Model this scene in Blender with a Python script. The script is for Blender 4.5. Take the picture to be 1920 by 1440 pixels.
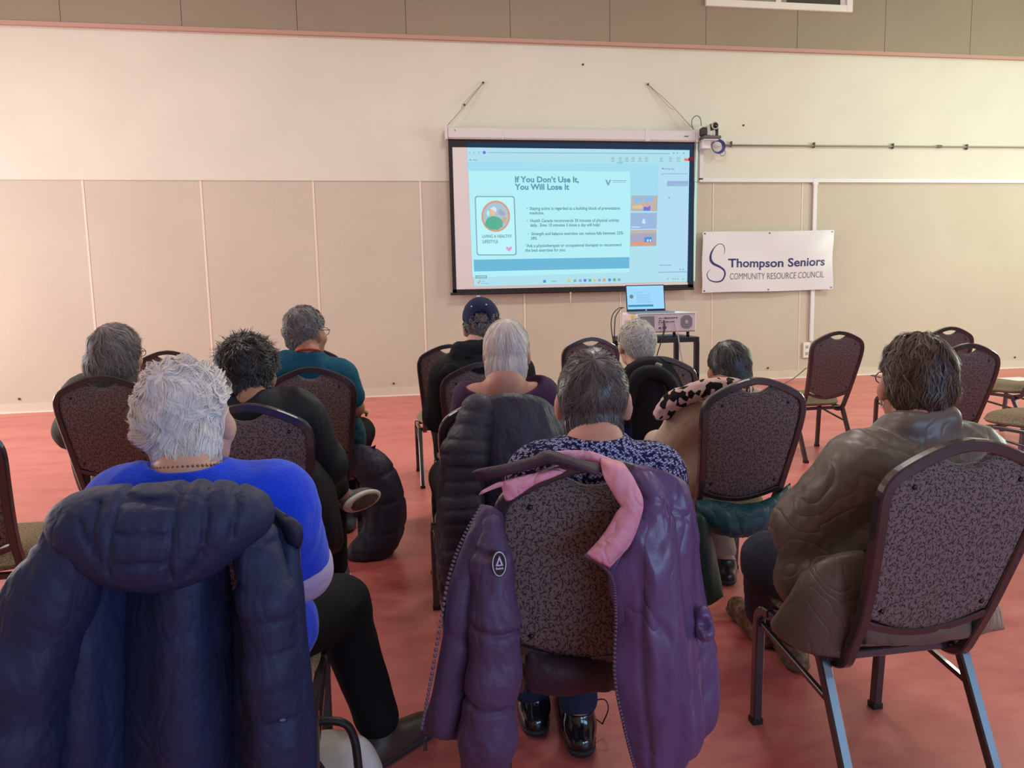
import bpy, math, random
import numpy as np
from math import sin, cos, pi, radians
from mathutils import Vector, Matrix
for o in list(bpy.data.objects): bpy.data.objects.remove(o)
SC=bpy.context.scene; COL=SC.collection
random.seed(3); RNG=np.random.default_rng(5)
# ------------------------------------------------------------ camera
TH,PH,RO,FP,CH=.17626,.1226,-.0216,1444.,1.28
_F=np.array([sin(TH)*cos(PH),cos(TH)*cos(PH),-sin(PH)])
_R=np.array([cos(TH),-sin(TH),0.]); _U=np.cross(_R,_F)
_R,_U=cos(RO)*_R+sin(RO)*_U,-sin(RO)*_R+cos(RO)*_U
_C=np.array([0,0,CH])
cd=bpy.data.cameras.new('camera'); cam=bpy.data.objects.new('camera',cd); COL.objects.link(cam)
cd.sensor_width=36; cd.lens=36*FP/1920; cd.clip_start=.02; cd.clip_end=60
m=Matrix.Identity(4)
for i in range(3): m[i][0],m[i][1],m[i][2],m[i][3]=_R[i],_U[i],-_F[i],_C[i]
cam.matrix_world=m; SC.camera=cam
def _ray(x,y): return _F+_R*(x-960)/FP-_U*(y-720)/FP
def AZ(x,y,z): d=_ray(x,y); return _C+d*(z-CH)/d[2]        # point of the photo at height z
def AY(x,y,Y): d=_ray(x,y); return _C+d*Y/d[1]              # point of the photo at distance Y into the room
# ------------------------------------------------------------ world, lights, exposure
w=bpy.data.worlds.new('world'); SC.world=w; w.use_nodes=True
w.node_tree.nodes['Background'].inputs[0].default_value=(.75,.85,1,1)
w.node_tree.nodes['Background'].inputs[1].default_value=.6
SC.view_settings.view_transform='Standard'; SC.view_settings.look='None'
SC.view_settings.gamma=1; SC.view_settings.use_curve_mapping=False
SC.view_settings.exposure=0.2
def area(name,loc,target,sx,sy,power,col):
    l=bpy.data.lights.new(name,'AREA'); l.shape='RECTANGLE'; l.size=sx; l.size_y=sy; l.energy=power; l.color=col
    o=bpy.data.objects.new(name,l); COL.objects.link(o); o.location=loc
    o.rotation_euler=(Vector(target)-Vector(loc)).to_track_quat('-Z','Y').to_euler(); return o
# daylight through the windows of the side and rear walls, tubes on the ceiling
area('window_daylight_left',(-6.35,6.6,1.9),(0,7.3,.9),3.0,2.2,185,(1,.95,.92))
area('window_daylight_rear',(3.4,-3.8,1.7),(2.6,2,.9),5.4,1.35,130,(.33,.60,1))
area('window_daylight_right',(10.9,5.5,2.6),(3,8.6,2.2),3.2,2.2,240,(.84,1,.82))
for i,(x,y) in enumerate([(-3,1.5),(-3,6),(2,1.5),(2,6),(7,1.5),(7,6)]):
    area('ceiling_tube_light',(x,y,5.42),(x,y,0),1.2,.5,17 if y<3 else 68,{-3:(1,.96,.93),2:(1,1,.94),7:(.88,1,.84)}[x])
# ------------------------------------------------------------ materials
MATS={}
def mat(name,col,rough=.6,metal=0,bump=0,bscale=40,var=0,vscale=6,spec=.5,sheen=0,emit=None,estr=1,stretch=(1,1,1),col2=None,coat=0,wr=0,wrs=14):
    if name in MATS: return MATS[name]
    m=bpy.data.materials.new(name); m.use_nodes=True; N=m.node_tree.nodes; L=m.node_tree.links
    b=N['Principled BSDF']; MATS[name]=m
    b.inputs['Base Color'].default_value=(*col,1); b.inputs['Roughness'].default_value=rough
    b.inputs['Metallic'].default_value=metal; b.inputs['Specular IOR Level'].default_value=spec
    b.inputs['Sheen Weight'].default_value=sheen; b.inputs['Coat Weight'].default_value=coat
    if emit: b.inputs['Emission Color'].default_value=(*emit,1); b.inputs['Emission Strength'].default_value=estr
    if bump or var:
        tc=N.new('ShaderNodeTexCoord'); mp=N.new('ShaderNodeMapping'); mp.inputs['Scale'].default_value=stretch
        L.new(tc.outputs['Object'],mp.inputs[0])
    if var:
        n=N.new('ShaderNodeTexNoise'); n.inputs['Scale'].default_value=vscale; n.inputs['Detail'].default_value=5
        L.new(mp.outputs[0],n.inputs['Vector'])
        r=N.new('ShaderNodeValToRGB'); r.color_ramp.elements[0].position=.32; r.color_ramp.elements[1].position=.68
        c2=col2 or tuple(min(1,c*(1+var)) for c in col)
        r.color_ramp.elements[0].color=(*[c*(1-var) for c in col],1); r.color_ramp.elements[1].color=(*c2,1)
        L.new(n.outputs[0],r.inputs[0]); L.new(r.outputs[0],b.inputs['Base Color'])
    if bump:
        n=N.new('ShaderNodeTexNoise'); n.inputs['Scale'].default_value=bscale; n.inputs['Detail'].default_value=4
        L.new(mp.outputs[0],n.inputs['Vector'])
        bp=N.new('ShaderNodeBump'); bp.inputs['Strength'].default_value=bump; bp.inputs['Distance'].default_value=.01
        L.new(n.outputs[0],bp.inputs['Height']); L.new(bp.outputs[0],b.inputs['Normal'])
        if wr:
            q=N.new('ShaderNodeTexNoise'); q.inputs['Scale'].default_value=wrs; q.inputs['Detail'].default_value=2.2; q.inputs['Distortion'].default_value=.9; q.inputs['Roughness'].default_value=.5
            mq=N.new('ShaderNodeMapping'); mq.inputs['Scale'].default_value=(1,1,.6); L.new(tc.outputs['Object'],mq.inputs[0]); L.new(mq.outputs[0],q.inputs['Vector'])
            ab=N.new('ShaderNodeMath'); ab.operation='SUBTRACT'; L.new(q.outputs[0],ab.inputs[0]); ab.inputs[1].default_value=.5
            a2=N.new('ShaderNodeMath'); a2.operation='ABSOLUTE'; L.new(ab.outputs[0],a2.inputs[0])
            a3=N.new('ShaderNodeMath'); a3.operation='POWER'; L.new(a2.outputs[0],a3.inputs[0]); a3.inputs[1].default_value=.8
            b2=N.new('ShaderNodeBump'); b2.inputs['Strength'].default_value=wr; b2.inputs['Distance'].default_value=.03
            L.new(a3.outputs[0],b2.inputs['Height']); L.new(bp.outputs[0],b2.inputs['Normal']); L.new(b2.outputs[0],b.inputs['Normal'])
    return m
def S(r,g,b):   # sRGB 0..255 to linear
    return tuple((c/255/12.92 if c<=10.3 else ((c/255+.055)/1.055)**2.4) for c in (r,g,b))
def nmath(N,L,op,a,b=None,c=None):
    n=N.new('ShaderNodeMath'); n.operation=op
    for i,v in enumerate((a,b,c)):
        if v is None: continue
        if isinstance(v,(int,float)): n.inputs[i].default_value=v
        else: L.new(v,n.inputs[i])
    return n.outputs[0]
def sprig_fabric(name,base,dark,scale,rough=.85,speck=None):
    """woven fabric with small dark leaf-shaped sprigs: each voronoi cell holds one rotated, bent ellipse"""
    m=mat(name,base,rough,spec=.25); N=m.node_tree.nodes; L=m.node_tree.links; b=N['Principled BSDF']
    tc=N.new('ShaderNodeTexCoord'); sp=N.new('ShaderNodeSeparateXYZ'); L.new(tc.outputs['Object'],sp.inputs[0])
    cb=N.new('ShaderNodeCombineXYZ'); L.new(sp.outputs[0],cb.inputs[0])
    h=nmath(N,L,'ADD',sp.outputs[2],sp.outputs[1]); L.new(h,cb.inputs[1])
    mask=None
    for k,(sc,la,wd,bend) in enumerate([(scale,.40,.105,.9),(scale*.8,.62,.045,1.1),(scale*1.5,.34,.12,.7)]):
        ad=N.new('ShaderNodeVectorMath'); ad.operation='MULTIPLY_ADD'; L.new(cb.outputs[0],ad.inputs[0])
        ad.inputs[1].default_value=(sc,sc,sc); ad.inputs[2].default_value=(3.3*k,7.1*k,0)
        v=N.new('ShaderNodeTexVoronoi'); v.voronoi_dimensions='2D'; v.inputs['Scale'].default_value=1; L.new(ad.outputs[0],v.inputs['Vector'])
        d=N.new('ShaderNodeVectorMath'); d.operation='SUBTRACT'; L.new(ad.outputs[0],d.inputs[0]); L.new(v.outputs['Position'],d.inputs[1])
        ro=N.new('ShaderNodeVectorRotate'); ro.rotation_type='Z_AXIS'; L.new(d.outputs[0],ro.inputs['Vector'])
        sc_=N.new('ShaderNodeSeparateColor'); L.new(v.outputs['Color'],sc_.inputs[0])
        L.new(nmath(N,L,'MULTIPLY',sc_.outputs[0],6.28),ro.inputs['Angle'])
        s2=N.new('ShaderNodeSeparateXYZ'); L.new(ro.outputs[0],s2.inputs[0])
        x=nmath(N,L,'DIVIDE',s2.outputs[0],la)
        yb=nmath(N,L,'SUBTRACT',s2.outputs[1],nmath(N,L,'MULTIPLY',nmath(N,L,'POWER',nmath(N,L,'ABSOLUTE',s2.outputs[0]),2),bend))
        y=nmath(N,L,'DIVIDE',yb,wd)
        e=nmath(N,L,'ADD',nmath(N,L,'MULTIPLY',x,x),nmath(N,L,'MULTIPLY',y,y))
        mk=nmath(N,L,'LESS_THAN',e,1.0)
        if k==1: mk=nmath(N,L,'MULTIPLY',mk,.75)
        mask=mk if mask is None else nmath(N,L,'MAXIMUM',mask,mk)
    mx=N.new('ShaderNodeMix'); mx.data_type='RGBA'; L.new(mask,mx.inputs[0])
    n=N.new('ShaderNodeTexNoise'); n.inputs['Scale'].default_value=900; L.new(tc.outputs['Object'],n.inputs['Vector'])
    r=N.new('ShaderNodeValToRGB'); r.color_ramp.elements[0].position=.35; r.color_ramp.elements[1].position=.65
    r.color_ramp.elements[0].color=(*[c*.82 for c in base],1); r.color_ramp.elements[1].color=(*[min(1,c*1.15) for c in base],1)
    L.new(n.outputs[0],r.inputs[0]); L.new(r.outputs[0],mx.inputs[6]); mx.inputs[7].default_value=(*dark,1)
    L.new(mx.outputs[2],b.inputs['Base Color'])
    bp=N.new('ShaderNodeBump'); bp.inputs['Strength'].default_value=.25; bp.inputs['Distance'].default_value=.002
    L.new(n.outputs[0],bp.inputs['Height']); L.new(bp.outputs[0],b.inputs['Normal'])
    return m
def strand_mat(name,c1,c2,rough=.5,spec=.35):
    """hair: colour runs between two tones from lock to lock"""
    m=mat(name,c1,rough,spec=spec); N=m.node_tree.nodes; L=m.node_tree.links; b=N['Principled BSDF']
    a=N.new('ShaderNodeAttribute'); a.attribute_name='rnd'
    mx=N.new('ShaderNodeMix'); mx.data_type='RGBA'; L.new(a.outputs['Fac'],mx.inputs[0])
    mx.inputs[6].default_value=(*c1,1); mx.inputs[7].default_value=(*c2,1); L.new(mx.outputs[2],b.inputs['Base Color'])
    return m
# ------------------------------------------------------------ object helpers
def tag(o,label=None,cat=None,group=None,kind=None):
    if label: o['label']=label
    if cat: o['category']=cat
    if group: o['group']=group
    if kind: o['kind']=kind
    return o
def thing(name,label,cat,loc=(0,0,0),group=None):
    o=bpy.data.objects.new(name,None); COL.objects.link(o); o.location=[float(c) for c in loc]; o.empty_display_size=.05
    return tag(o,label,cat,group)
def gloc(o):
    v=Vector((0,0,0))
    while o is not None: v+=o.location; o=o.parent
    return v
def link(name,me,mt=None,parent=None,smooth=False,origin=None):
    """mesh given in world coordinates; it is shifted so that the object sits at its thing's base"""
    base=gloc(parent) if parent else Vector(origin or (0,0,0))
    if base.length>0: me.transform(Matrix.Translation(-base))
    o=bpy.data.objects.new(name,me); COL.objects.link(o)
    if parent: o.parent=parent
    else: o.location=base
    if mt is not None:
        for x in (mt if isinstance(mt,(list,tuple)) else [mt]): me.materials.append(x)
    if smooth: me.shade_smooth() if hasattr(me,'shade_smooth') else None
    return o
def pydata(verts,faces,smooth=False):
    me=bpy.data.meshes.new('m'); me.from_pydata([tuple(map(float,v)) for v in verts],[],[tuple(map(int,f)) for f in faces]); me.update()
    if smooth: me.polygons.foreach_set('use_smooth',[True]*len(me.polygons))
    return me
def quadmesh(V,Q,smooth=True):
    me=bpy.data.meshes.new('m'); V=np.asarray(V,np.float32); Q=np.asarray(Q,np.int32)
    me.vertices.add(len(V)); me.vertices.foreach_set('co',V.ravel())
    me.loops.add(Q.size); me.loops.foreach_set('vertex_index',Q.ravel())
    me.polygons.add(len(Q)); me.polygons.foreach_set('loop_start',np.arange(0,Q.size,4,dtype=np.int32))
    me.polygons.foreach_set('loop_total',np.full(len(Q),4,np.int32))
    me.polygons.foreach_set('use_smooth',np.full(len(Q),smooth))
    me.update(calc_edges=True); return me
class MB:
    """collects shapes (world coordinates) into one mesh; material slots by index"""
    def __init__(s): s.v=[]; s.f=[]; s.m=[]; s.sm=[]
    def add(s,v,f,mi=0,sm=False):
        n=len(s.v); s.v+= [tuple(map(float,p)) for p in v]; s.f+=[tuple(int(i)+n for i in q) for q in f]; s.m+=[mi]*len(f); s.sm+=[sm]*len(f); return s
    def box(s,a,b,mi=0,rot=None,bev=0):
        a=np.minimum(a,b).astype(float) if False else np.array([min(a[i],b[i]) for i in range(3)]); b2=np.array([max(a[i],b[i]) for i in range(3)])
        x0,y0,z0=a; x1,y1,z1=b2
        if bev>0:
            c=(a+b2)/2; h=(b2-a)/2; e=min(bev,h.min()*.9)
            V=[];F=[]
            idx={}
            for sx in (-1,1):
                for sy in (-1,1):
                    for sz in (-1,1):
                        for ax in range(3):
                            p=np.array([sx,sy,sz],float)*(h-e); p[ax]=[sx,sy,sz][ax]*h[ax]
                            idx[(sx,sy,sz,ax)]=len(V); V.append(c+p)
            for ax in range(3):
                o1,o2=[i for i in range(3) if i!=ax]
                for sg in (-1,1):
                    q=[]
                    for u,v in ((-1,-1),(1,-1),(1,1),(-1,1)):
                        k=[0,0,0]; k[ax]=sg; k[o1]=u; k[o2]=v; q.append(idx[(*k,ax)])
                    F.append(q)
                for u in (-1,1):
                    for v in (-1,1):
                        k=[0,0,0]; k[o1]=u; k[o2]=v
                        k0=list(k); k0[ax]=-1; k1=list(k); k1[ax]=1
                        F.append([idx[(*k0,o1)],idx[(*k1,o1)],idx[(*k1,o2)],idx[(*k0,o2)]])
            for sx in (-1,1):
                for sy in (-1,1):
                    for sz in (-1,1): F.append([idx[(sx,sy,sz,i)] for i in range(3)])
        else:
            V=[np.array(p) for p in ((x0,y0,z0),(x1,y0,z0),(x1,y1,z0),(x0,y1,z0),(x0,y0,z1),(x1,y0,z1),(x1,y1,z1),(x0,y1,z1))]
            F=[(0,3,2,1),(4,5,6,7),(0,1,5,4),(1,2,6,5),(2,3,7,6),(3,0,4,7)]
        if rot is not None:
            c=(a+b2)/2; V=[c+np.array(rot@Vector(p-c)) for p in V]
        return s.add(V,F,mi)
    def tube(s,pts,r,n=8,mi=0,closed=False,sq=None,cap=True):
        """round tube, or rectangular bar when sq=(half width, half depth, up vector)"""
        P=[Vector(p) for p in pts]; K=len(P); R=r if isinstance(r,(list,tuple)) else [r]*K
        V=[];up=Vector(sq[2]) if sq else None; prev=None
        for i,p in enumerate(P):
            a=P[i-1] if (i>0 or closed) else p; b=P[(i+1)%K] if (i<K-1 or closed) else p
            t=(b-a).normalized()
            if sq: u=(up-t*up.dot(t)).normalized(); w=t.cross(u)
            else:
                u=prev-t*prev.dot(t) if prev is not None else t.orthogonal()
                if u.length<1e-6: u=t.orthogonal()
                u.normalize(); w=t.cross(u); prev=u
            if sq:
                e=.28
                for (cu,cw) in ((1,1-e),(1-e,1),(-1+e,1),(-1,1-e),(-1,-1+e),(-1+e,-1),(1-e,-1),(1,-1+e)):
                    V.append(p+u*sq[1]*cu+w*sq[0]*cw)
            else:
                for k in range(n): V.append(p+(u*cos(2*pi*k/n)+w*sin(2*pi*k/n))*R[i])
        n=8 if sq else n; F=[]
        for i in range(K-1 if not closed else K):
            for k in range(n):
                a=i*n+k; b=i*n+(k+1)%n; c=((i+1)%K)*n+(k+1)%n; d=((i+1)%K)*n+k; F.append((a,b,c,d))
        if cap and not closed: F.append(tuple(range(n))[::-1]); F.append(tuple((K-1)*n+k for k in range(n)))
        return s.add(V,F,mi,not sq)
    def disc(s,c,r,ax=1,n=20,mi=0,h=.002,rz=None):
        c=np.array(c,float); V=[];o=[i for i in range(3) if i!=ax]
        for sg in (-1,1):
            for k in range(n):
                p=c.copy(); p[ax]+=sg*h/2; p[o[0]]+=r*cos(2*pi*k/n); p[o[1]]+=(rz or r)*sin(2*pi*k/n); V.append(p)
        F=[tuple(range(n)),tuple(range(n,2*n))[::-1]]+[(k,(k+1)%n,n+(k+1)%n,n+k) for k in range(n)]
        return s.add(V,F,mi)
    def ball(s,c,r,n=10,mi=0):
        c=np.array(c,float); r=np.array(r if isinstance(r,(tuple,list)) else (r,r,r)); V=[];F=[]
        for i in range(n+1):
            for j in range(2*n):
                t=pi*i/n; p=pi*j/n; V.append(c+r*np.array([sin(t)*cos(p),sin(t)*sin(p),cos(t)]))
        for i in range(n):
            for j in range(2*n):
                a=i*2*n+j; b=i*2*n+(j+1)%(2*n); F.append((a,a+2*n,b+2*n,b))
        return s.add(V,F,mi,True)
    def build(s,name,mt,parent=None,origin=None):
        me=bpy.data.meshes.new(name); me.from_pydata(s.v,[],s.f); me.update()
        o=link(name,me,mt,parent,origin=origin)
        me.polygons.foreach_set('material_index',s.m); me.polygons.foreach_set('use_smooth',s.sm); return o
def arc(c,r,a0,a1,n,fx,fy):
    return [np.array(c)+r*(cos(a0+(a1-a0)*i/n)*np.array(fx)+sin(a0+(a1-a0)*i/n)*np.array(fy)) for i in range(n+1)]
def crom(P,n):
    """Catmull-Rom through the control points (rows of any dimension), n samples per span"""
    P=np.asarray(P,float); Q=np.vstack([2*P[0]-P[1],P,2*P[-1]-P[-2]]); out=[]
    for i in range(len(P)-1):
        a,b,c,d=Q[i:i+4]
        for k in range(n):
            t=k/n; out.append(.5*((2*b)+(c-a)*t+(2*a-5*b+4*c-d)*t*t+(3*b-a-3*c+d)*t**3))
    out.append(P[-1]); return np.array(out)
def text_obj(name,s,size,mt,parent,loc,rot=(pi/2,0,0),bold=0,align='LEFT',sx=1,ext=.0006,shear=0,space=1):
    cu=bpy.data.curves.new(name,'FONT'); cu.body=s; cu.size=size; cu.offset=bold; cu.align_x=align; cu.extrude=ext; cu.shear=shear; cu.space_character=space; cu.resolution_u=3
    o=bpy.data.objects.new(name,cu); COL.objects.link(o)
    bpy.context.view_layer.update(); me=bpy.data.meshes.new_from_object(o.evaluated_get(bpy.context.evaluated_depsgraph_get()))
    bpy.data.objects.remove(o)
    M=Matrix.Translation(loc)@Matrix.Rotation(rot[2],4,'Z')@Matrix.Rotation(rot[1],4,'Y')@Matrix.Rotation(rot[0],4,'X')@Matrix.Diagonal((sx,1,1,1))
    me.transform(M); me.materials.clear()
    return link(name,me,mt,parent)
def text_mesh(s,size,loc,mb,mi,bold=0,sx=1,rot=(pi/2,0,0),ext=.0004,align='LEFT',shear=0):
    """lettering appended to an MB"""
    cu=bpy.data.curves.new('t','FONT'); cu.body=s; cu.size=size; cu.offset=bold; cu.extrude=ext; cu.resolution_u=2; cu.align_x=align; cu.shear=shear
    o=bpy.data.objects.new('t',cu); COL.objects.link(o); bpy.context.view_layer.update()
    me=bpy.data.meshes.new_from_object(o.evaluated_get(bpy.context.evaluated_depsgraph_get())); bpy.data.objects.remove(o)
    M=Matrix.Translation(loc)@Matrix.Rotation(rot[2],4,'Z')@Matrix.Rotation(rot[1],4,'Y')@Matrix.Rotation(rot[0],4,'X')@Matrix.Diagonal((sx,1,1,1))
    me.transform(M); mb.add([v.co for v in me.vertices],[tuple(p.vertices) for p in me.polygons],mi); bpy.data.meshes.remove(me)
# ------------------------------------------------------------ room
W=9.541; X0,X1,Y0=-6.6,11.2,-4.0; ZC=5.6; JZ,BZ=2.594,4.2287
def wall_paint(name,c,bump=.15,sc=60): return mat(name,c,.8,bump=bump,bscale=sc,var=.03,vscale=1.2,spec=.2)
M_up=wall_paint('wall_upper_paint',S(220,217,203)); M_lo=wall_paint('wall_panel_vinyl',S(202,193,177),.3,120)
M_band=wall_paint('wall_band_grey',S(154,142,124)); M_strip=mat('panel_strip',S(232,218,200),.5)
M_trim=mat('trim_white',S(232,228,220),.5); M_pinktrim=mat('band_trim_rose',S(190,150,136),.7)
M_ceil=mat('ceiling_white',S(225,220,208),.9)
def struct(name,mb,mt,parent=None):
    o=mb.build(name,mt,parent)
    if parent is None: o['kind']='structure'
    return o
# floor: mottled red sheet vinyl
mf=mat('floor_red_vinyl',S(190,100,94),.36,spec=.42); N=mf.node_tree.nodes; L=mf.node_tree.links; bs=N['Principled BSDF']
tc=N.new('ShaderNodeTexCoord')
n1=N.new('ShaderNodeTexNoise'); n1.inputs['Scale'].default_value=1.6; n1.inputs['Detail'].default_value=8; n1.inputs['Distortion'].default_value=.7; n1.inputs['Roughness'].default_value=.62
mpf=N.new('ShaderNodeMapping'); mpf.inputs['Rotation'].default_value=(0,0,.7); mpf.inputs['Scale'].default_value=(1,2.1,1); L.new(tc.outputs['Object'],mpf.inputs[0]); L.new(mpf.outputs[0],n1.inputs['Vector'])
n2=N.new('ShaderNodeTexNoise'); n2.inputs['Scale'].default_value=9; n2.inputs['Detail'].default_value=6; L.new(mpf.outputs[0],n2.inputs['Vector'])
ra=N.new('ShaderNodeValToRGB'); e=ra.color_ramp.elements; e[0].position=.3; e[0].color=(*S(182,80,80),1); e[1].position=.7; e[1].color=(*S(218,134,124),1)
k=e.new(.5); k.color=(*S(206,112,105),1)
mxv=nmath(N,L,'MULTIPLY_ADD',n2.outputs[0],.35,nmath(N,L,'MULTIPLY',n1.outputs[0],.65)); L.new(mxv,ra.inputs[0]); L.new(ra.outputs[0],bs.inputs['Base Color'])
rr=nmath(N,L,'MULTIPLY_ADD',n2.outputs[0],.25,.24); L.new(rr,bs.inputs['Roughness'])
struct('floor',MB().box((X0,Y0,-.1),(X1,W,0)),mf)
struct('ceiling',MB().box((X0,Y0,ZC),(X1,W,ZC+.1)),M_ceil)
# front wall: lower vinyl panels with joint strips, upper wall, proud grey band
fw=MB().box((X0,W,0),(X1,W+.12,JZ),1).box((X0,W-.004,JZ),(X1,W+.12,ZC),0)
seams=[1.7003-4.834+1.25386*k for k in range(-3,8)]
for i,x in enumerate(seams):
    wd=.011 if x<2 else .006
    fw.box((x-wd,W-.005,.10),(x+wd,W+.01,JZ-.002),2)
fw.box((X0,W-.008,JZ-.004),(X1,W+.01,JZ+.004),1)
struct('wall_front',fw,[M_up,M_lo,M_strip])
bd=MB()
bx=[-6.6,-5.68,-4.44,-3.193,-1.951,-.706,.525,1.762,3.0,4.25,5.491,6.736,8.004,9.25,10.5,11.2]
for a,b in zip(bx[:-1],bx[1:]): bd.box((a+.0035,W-.05,BZ+.03),(b-.0035,W+.01,ZC),0)
bd.box((X0,W-.046,BZ+.03),(X1,W+.01,ZC),2)
bd.box((X0,W-.058,BZ-.012),(X1,W+.01,BZ+.03),1)
struct('trim_1',bd,[M_band,M_pinktrim,mat('band_gap_dark',S(110,100,86),.9)])
bb=MB().box((X0,W-.012,.0),(X1,W,.105),0).box((X0,W-.02,0),(X1,W,.012),1)
struct('baseboard_front',bb,[mat('baseboard_beige',S(214,204,186),.5),mat('baseboard_edge',S(240,236,226),.5)])
# side and rear walls with their window openings
def wall_open(name,fixed,ax,lo,hi,holes,th,mt):
    mb=MB(); cuts=sorted({lo,hi}|{h for q in holes for h in q[:2]})
    for a,b in zip(cuts[:-1],cuts[1:]):
        hs=[q for q in holes if q[0]<=a and q[1]>=b]
        zs=[(0,ZC)] if not hs else [(0,hs[0][2]),(hs[0][3],ZC)]
        for z0,z1 in zs:
            if ax==0: mb.box((fixed,a,z0),(fixed+th,b,z1))
            else: mb.box((a,fixed,z0),(b,fixed+th,z1))
    return struct(name,mb,mt)
wall_open('wall_left',X0-.12,0,Y0,W,[(5.0,8.2,.75,3.0)],.12,M_up)
wall_open('wall_right',X1,0,Y0,W,[(3.9,7.1,1.5,3.7)],.12,M_up)
wall_open('wall_rear',Y0-.12,1,X0,X1,[(.6,6.2,.95,2.45)],.12,M_up)
M_glass=mat('window_glass',(.9,.95,.97),.05); M_glass.node_tree.nodes['Principled BSDF'].inputs['Transmission Weight'].default_value=1; M_glass.node_tree.nodes['Principled BSDF'].inputs['IOR'].default_value=1.05
def window_side(name,x,y0,y1,z0,z1,rear=False):
    o=bpy.data.objects.new(name,None); COL.objects.link(o); o['kind']='structure'
    fr=MB(); gl=MB()
    def bx_(a,b,c,d,e,f,mb): mb.box((c,a,e),(d,b,f)) if rear else mb.box((a,c,e),(b,d,f))
    o.location=(y0,x,z0) if rear else (x,y0,z0)
    for k in range(4):
        yy=y0+(y1-y0)*k/3; bx_(x-.05,x+.05,yy-.03,yy+.03,z0,z1,fr)
    bx_(x-.05,x+.05,y0,y1,z0,z0+.05,fr); bx_(x-.05,x+.05,y0,y1,z1-.05,z1,fr)
    bx_(x-.005,x+.005,y0,y1,z0,z1,gl)
    fr.build('window_frame',M_trim,o)
window_side('window_2',X0-.06,5.0,8.2,.75,3.0); window_side('window_3',X1+.06,3.9,7.1,1.5,3.7); window_side('window_4',Y0-.06,.6,6.2,.95,2.45,True)
# high interior window at the top of the band
wn=bpy.data.objects.new('window_1',None); COL.objects.link(wn); wn.location=(5.23,W-.05,4.8); wn['kind']='structure'
fr=MB().box((4.316,W-.089,4.72),(6.154,W-.04,4.80),0).box((4.235,W-.09,4.72),(4.315,W-.04,5.5),0).box((6.155,W-.09,4.72),(6.235,W-.04,5.5),0).box((4.316,W-.089,5.42),(6.154,W-.04,5.5),0)
fr.box((5.17,W-.085,4.8),(5.24,W-.045,5.42),0)
fr.build('window_frame',M_trim,wn)
MB().box((4.315,W-.075,4.8),(5.17,W-.055,5.42)).build('blind',mat('interior_blind',S(150,140,116),.8),wn)
MB().box((5.24,W-.07,4.8),(5.32,W-.06,5.42)).build('sash',mat('sash_tan',S(158,146,120),.7),wn)
MB().box((5.32,W-.062,4.8),(6.07,W-.055,5.42)).build('pane',mat('dark_pane',S(58,62,58),.1),wn)
MB().box((6.07,W-.075,4.8),(6.155,W-.055,5.42)).build('sash',mat('sash_white',S(205,196,196),.5),wn)
# ceiling tubes as visible fittings
for i,(x,y) in enumerate([(-3,1.5),(-3,6),(2,1.5),(2,6),(7,1.5),(7,6)]):
    t=thing('ceiling_light','long white tube light fixed to the ceiling','ceiling light',(x,y,5.5),'tube lights on the ceiling')
    MB().box((x-.65,y-.3,5.5),(x+.65,y+.3,5.6)).build('housing',M_trim,t)
# ------------------------------------------------------------ wall fittings
M_cond=mat('conduit_white',S(226,224,226),.45)
cdt=MB()
cz=2.612
cdt.box((4.19,W-.035,2.62),(4.235,W-.008,3.0)).box((4.19,W-.035,cz-.022),(X1,W-.008,cz+.024)).box((5.79,W-.035,.50),(5.84,W-.008,cz))
cdt.box((5.78,W-.038,cz-.05),(5.85,W-.008,cz+.024)).box((5.785,W-.038,1.8),(5.845,W-.008,1.806))
tag(cdt.build('cable_trunking',M_cond,origin=(4.2,W-.02,cz)),'white plastic cable trunking running along the wall joint and down behind the banner','cable trunking')
pc=MB().tube([(4.5,W-.03,3.05),(6,W-.03,3.057),(8.9,W-.03,3.07),(X1-.02,W-.03,3.075)],.011,8,0)
for x in (4.62,5.78,6.93,8.05,9.2): pc.box((x-.006,W-.045,3.03),(x+.006,W-.004,3.1),1)
pc.box((7.6,W-.045,3.05),(7.66,W-.01,3.085),1)
tag(pc.build('conduit_pipe',[mat('pipe_grey',S(150,140,128),.5),mat('pipe_clip',S(90,84,78),.5)],origin=(6,W-.03,3.05)),'thin grey metal pipe clipped along the wall right of the camera','pipe')
ot=thing('wall_outlet','small white wall outlet at the foot of the trunking','outlet',(5.74,W-.02,.36))
MB().box((5.70,W-.03,.27),(5.80,W-.004,.48),0,bev=.006).build('cover_plate',M_trim,ot)
for z_ in (.31,.40): MB().box((5.73,W-.033,z_),(5.77,W-.03,z_+.04),0).build('socket',mat('socket_grey',S(170,165,158),.5),ot)
cx=[AZ(1440,734,.003),AZ(1465,722,.02),AY(1490,708,9.3),AY(1512,690,9.4)]
tag(MB().tube(crom(cx,6),.007,6).build('extension_cable',mat('cord_grey',S(95,88,84),.5),origin=tuple(cx[0])),'dark cord running from the wall outlet down to the floor','cord')
# nails and scuffs on the panels
nl=mat('nail_dark',S(70,62,55),.6)
for i,(x,y,lb) in enumerate([(1093,121,'small dark nail high on the wall above the screen'),(36,748,'small dark screw low on the wall at far left'),(112,746,'small dark screw low on the wall beside the grey chair back'),(738,719,'small dark screw low on the wall between the seated groups'),(1440,690,'small dark screw low on the wall right of the dark-haired head'),(1903,670,'small dark screw low on the wall at far right'),(1394,235,'tiny dark mark on the wall right of the camera')]):
    p=AY(x,y,W-.006); tag(MB().disc(p,.013,1,8,0,.012).build('wall_screw',nl,origin=tuple(p)),lb,'screw')
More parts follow.
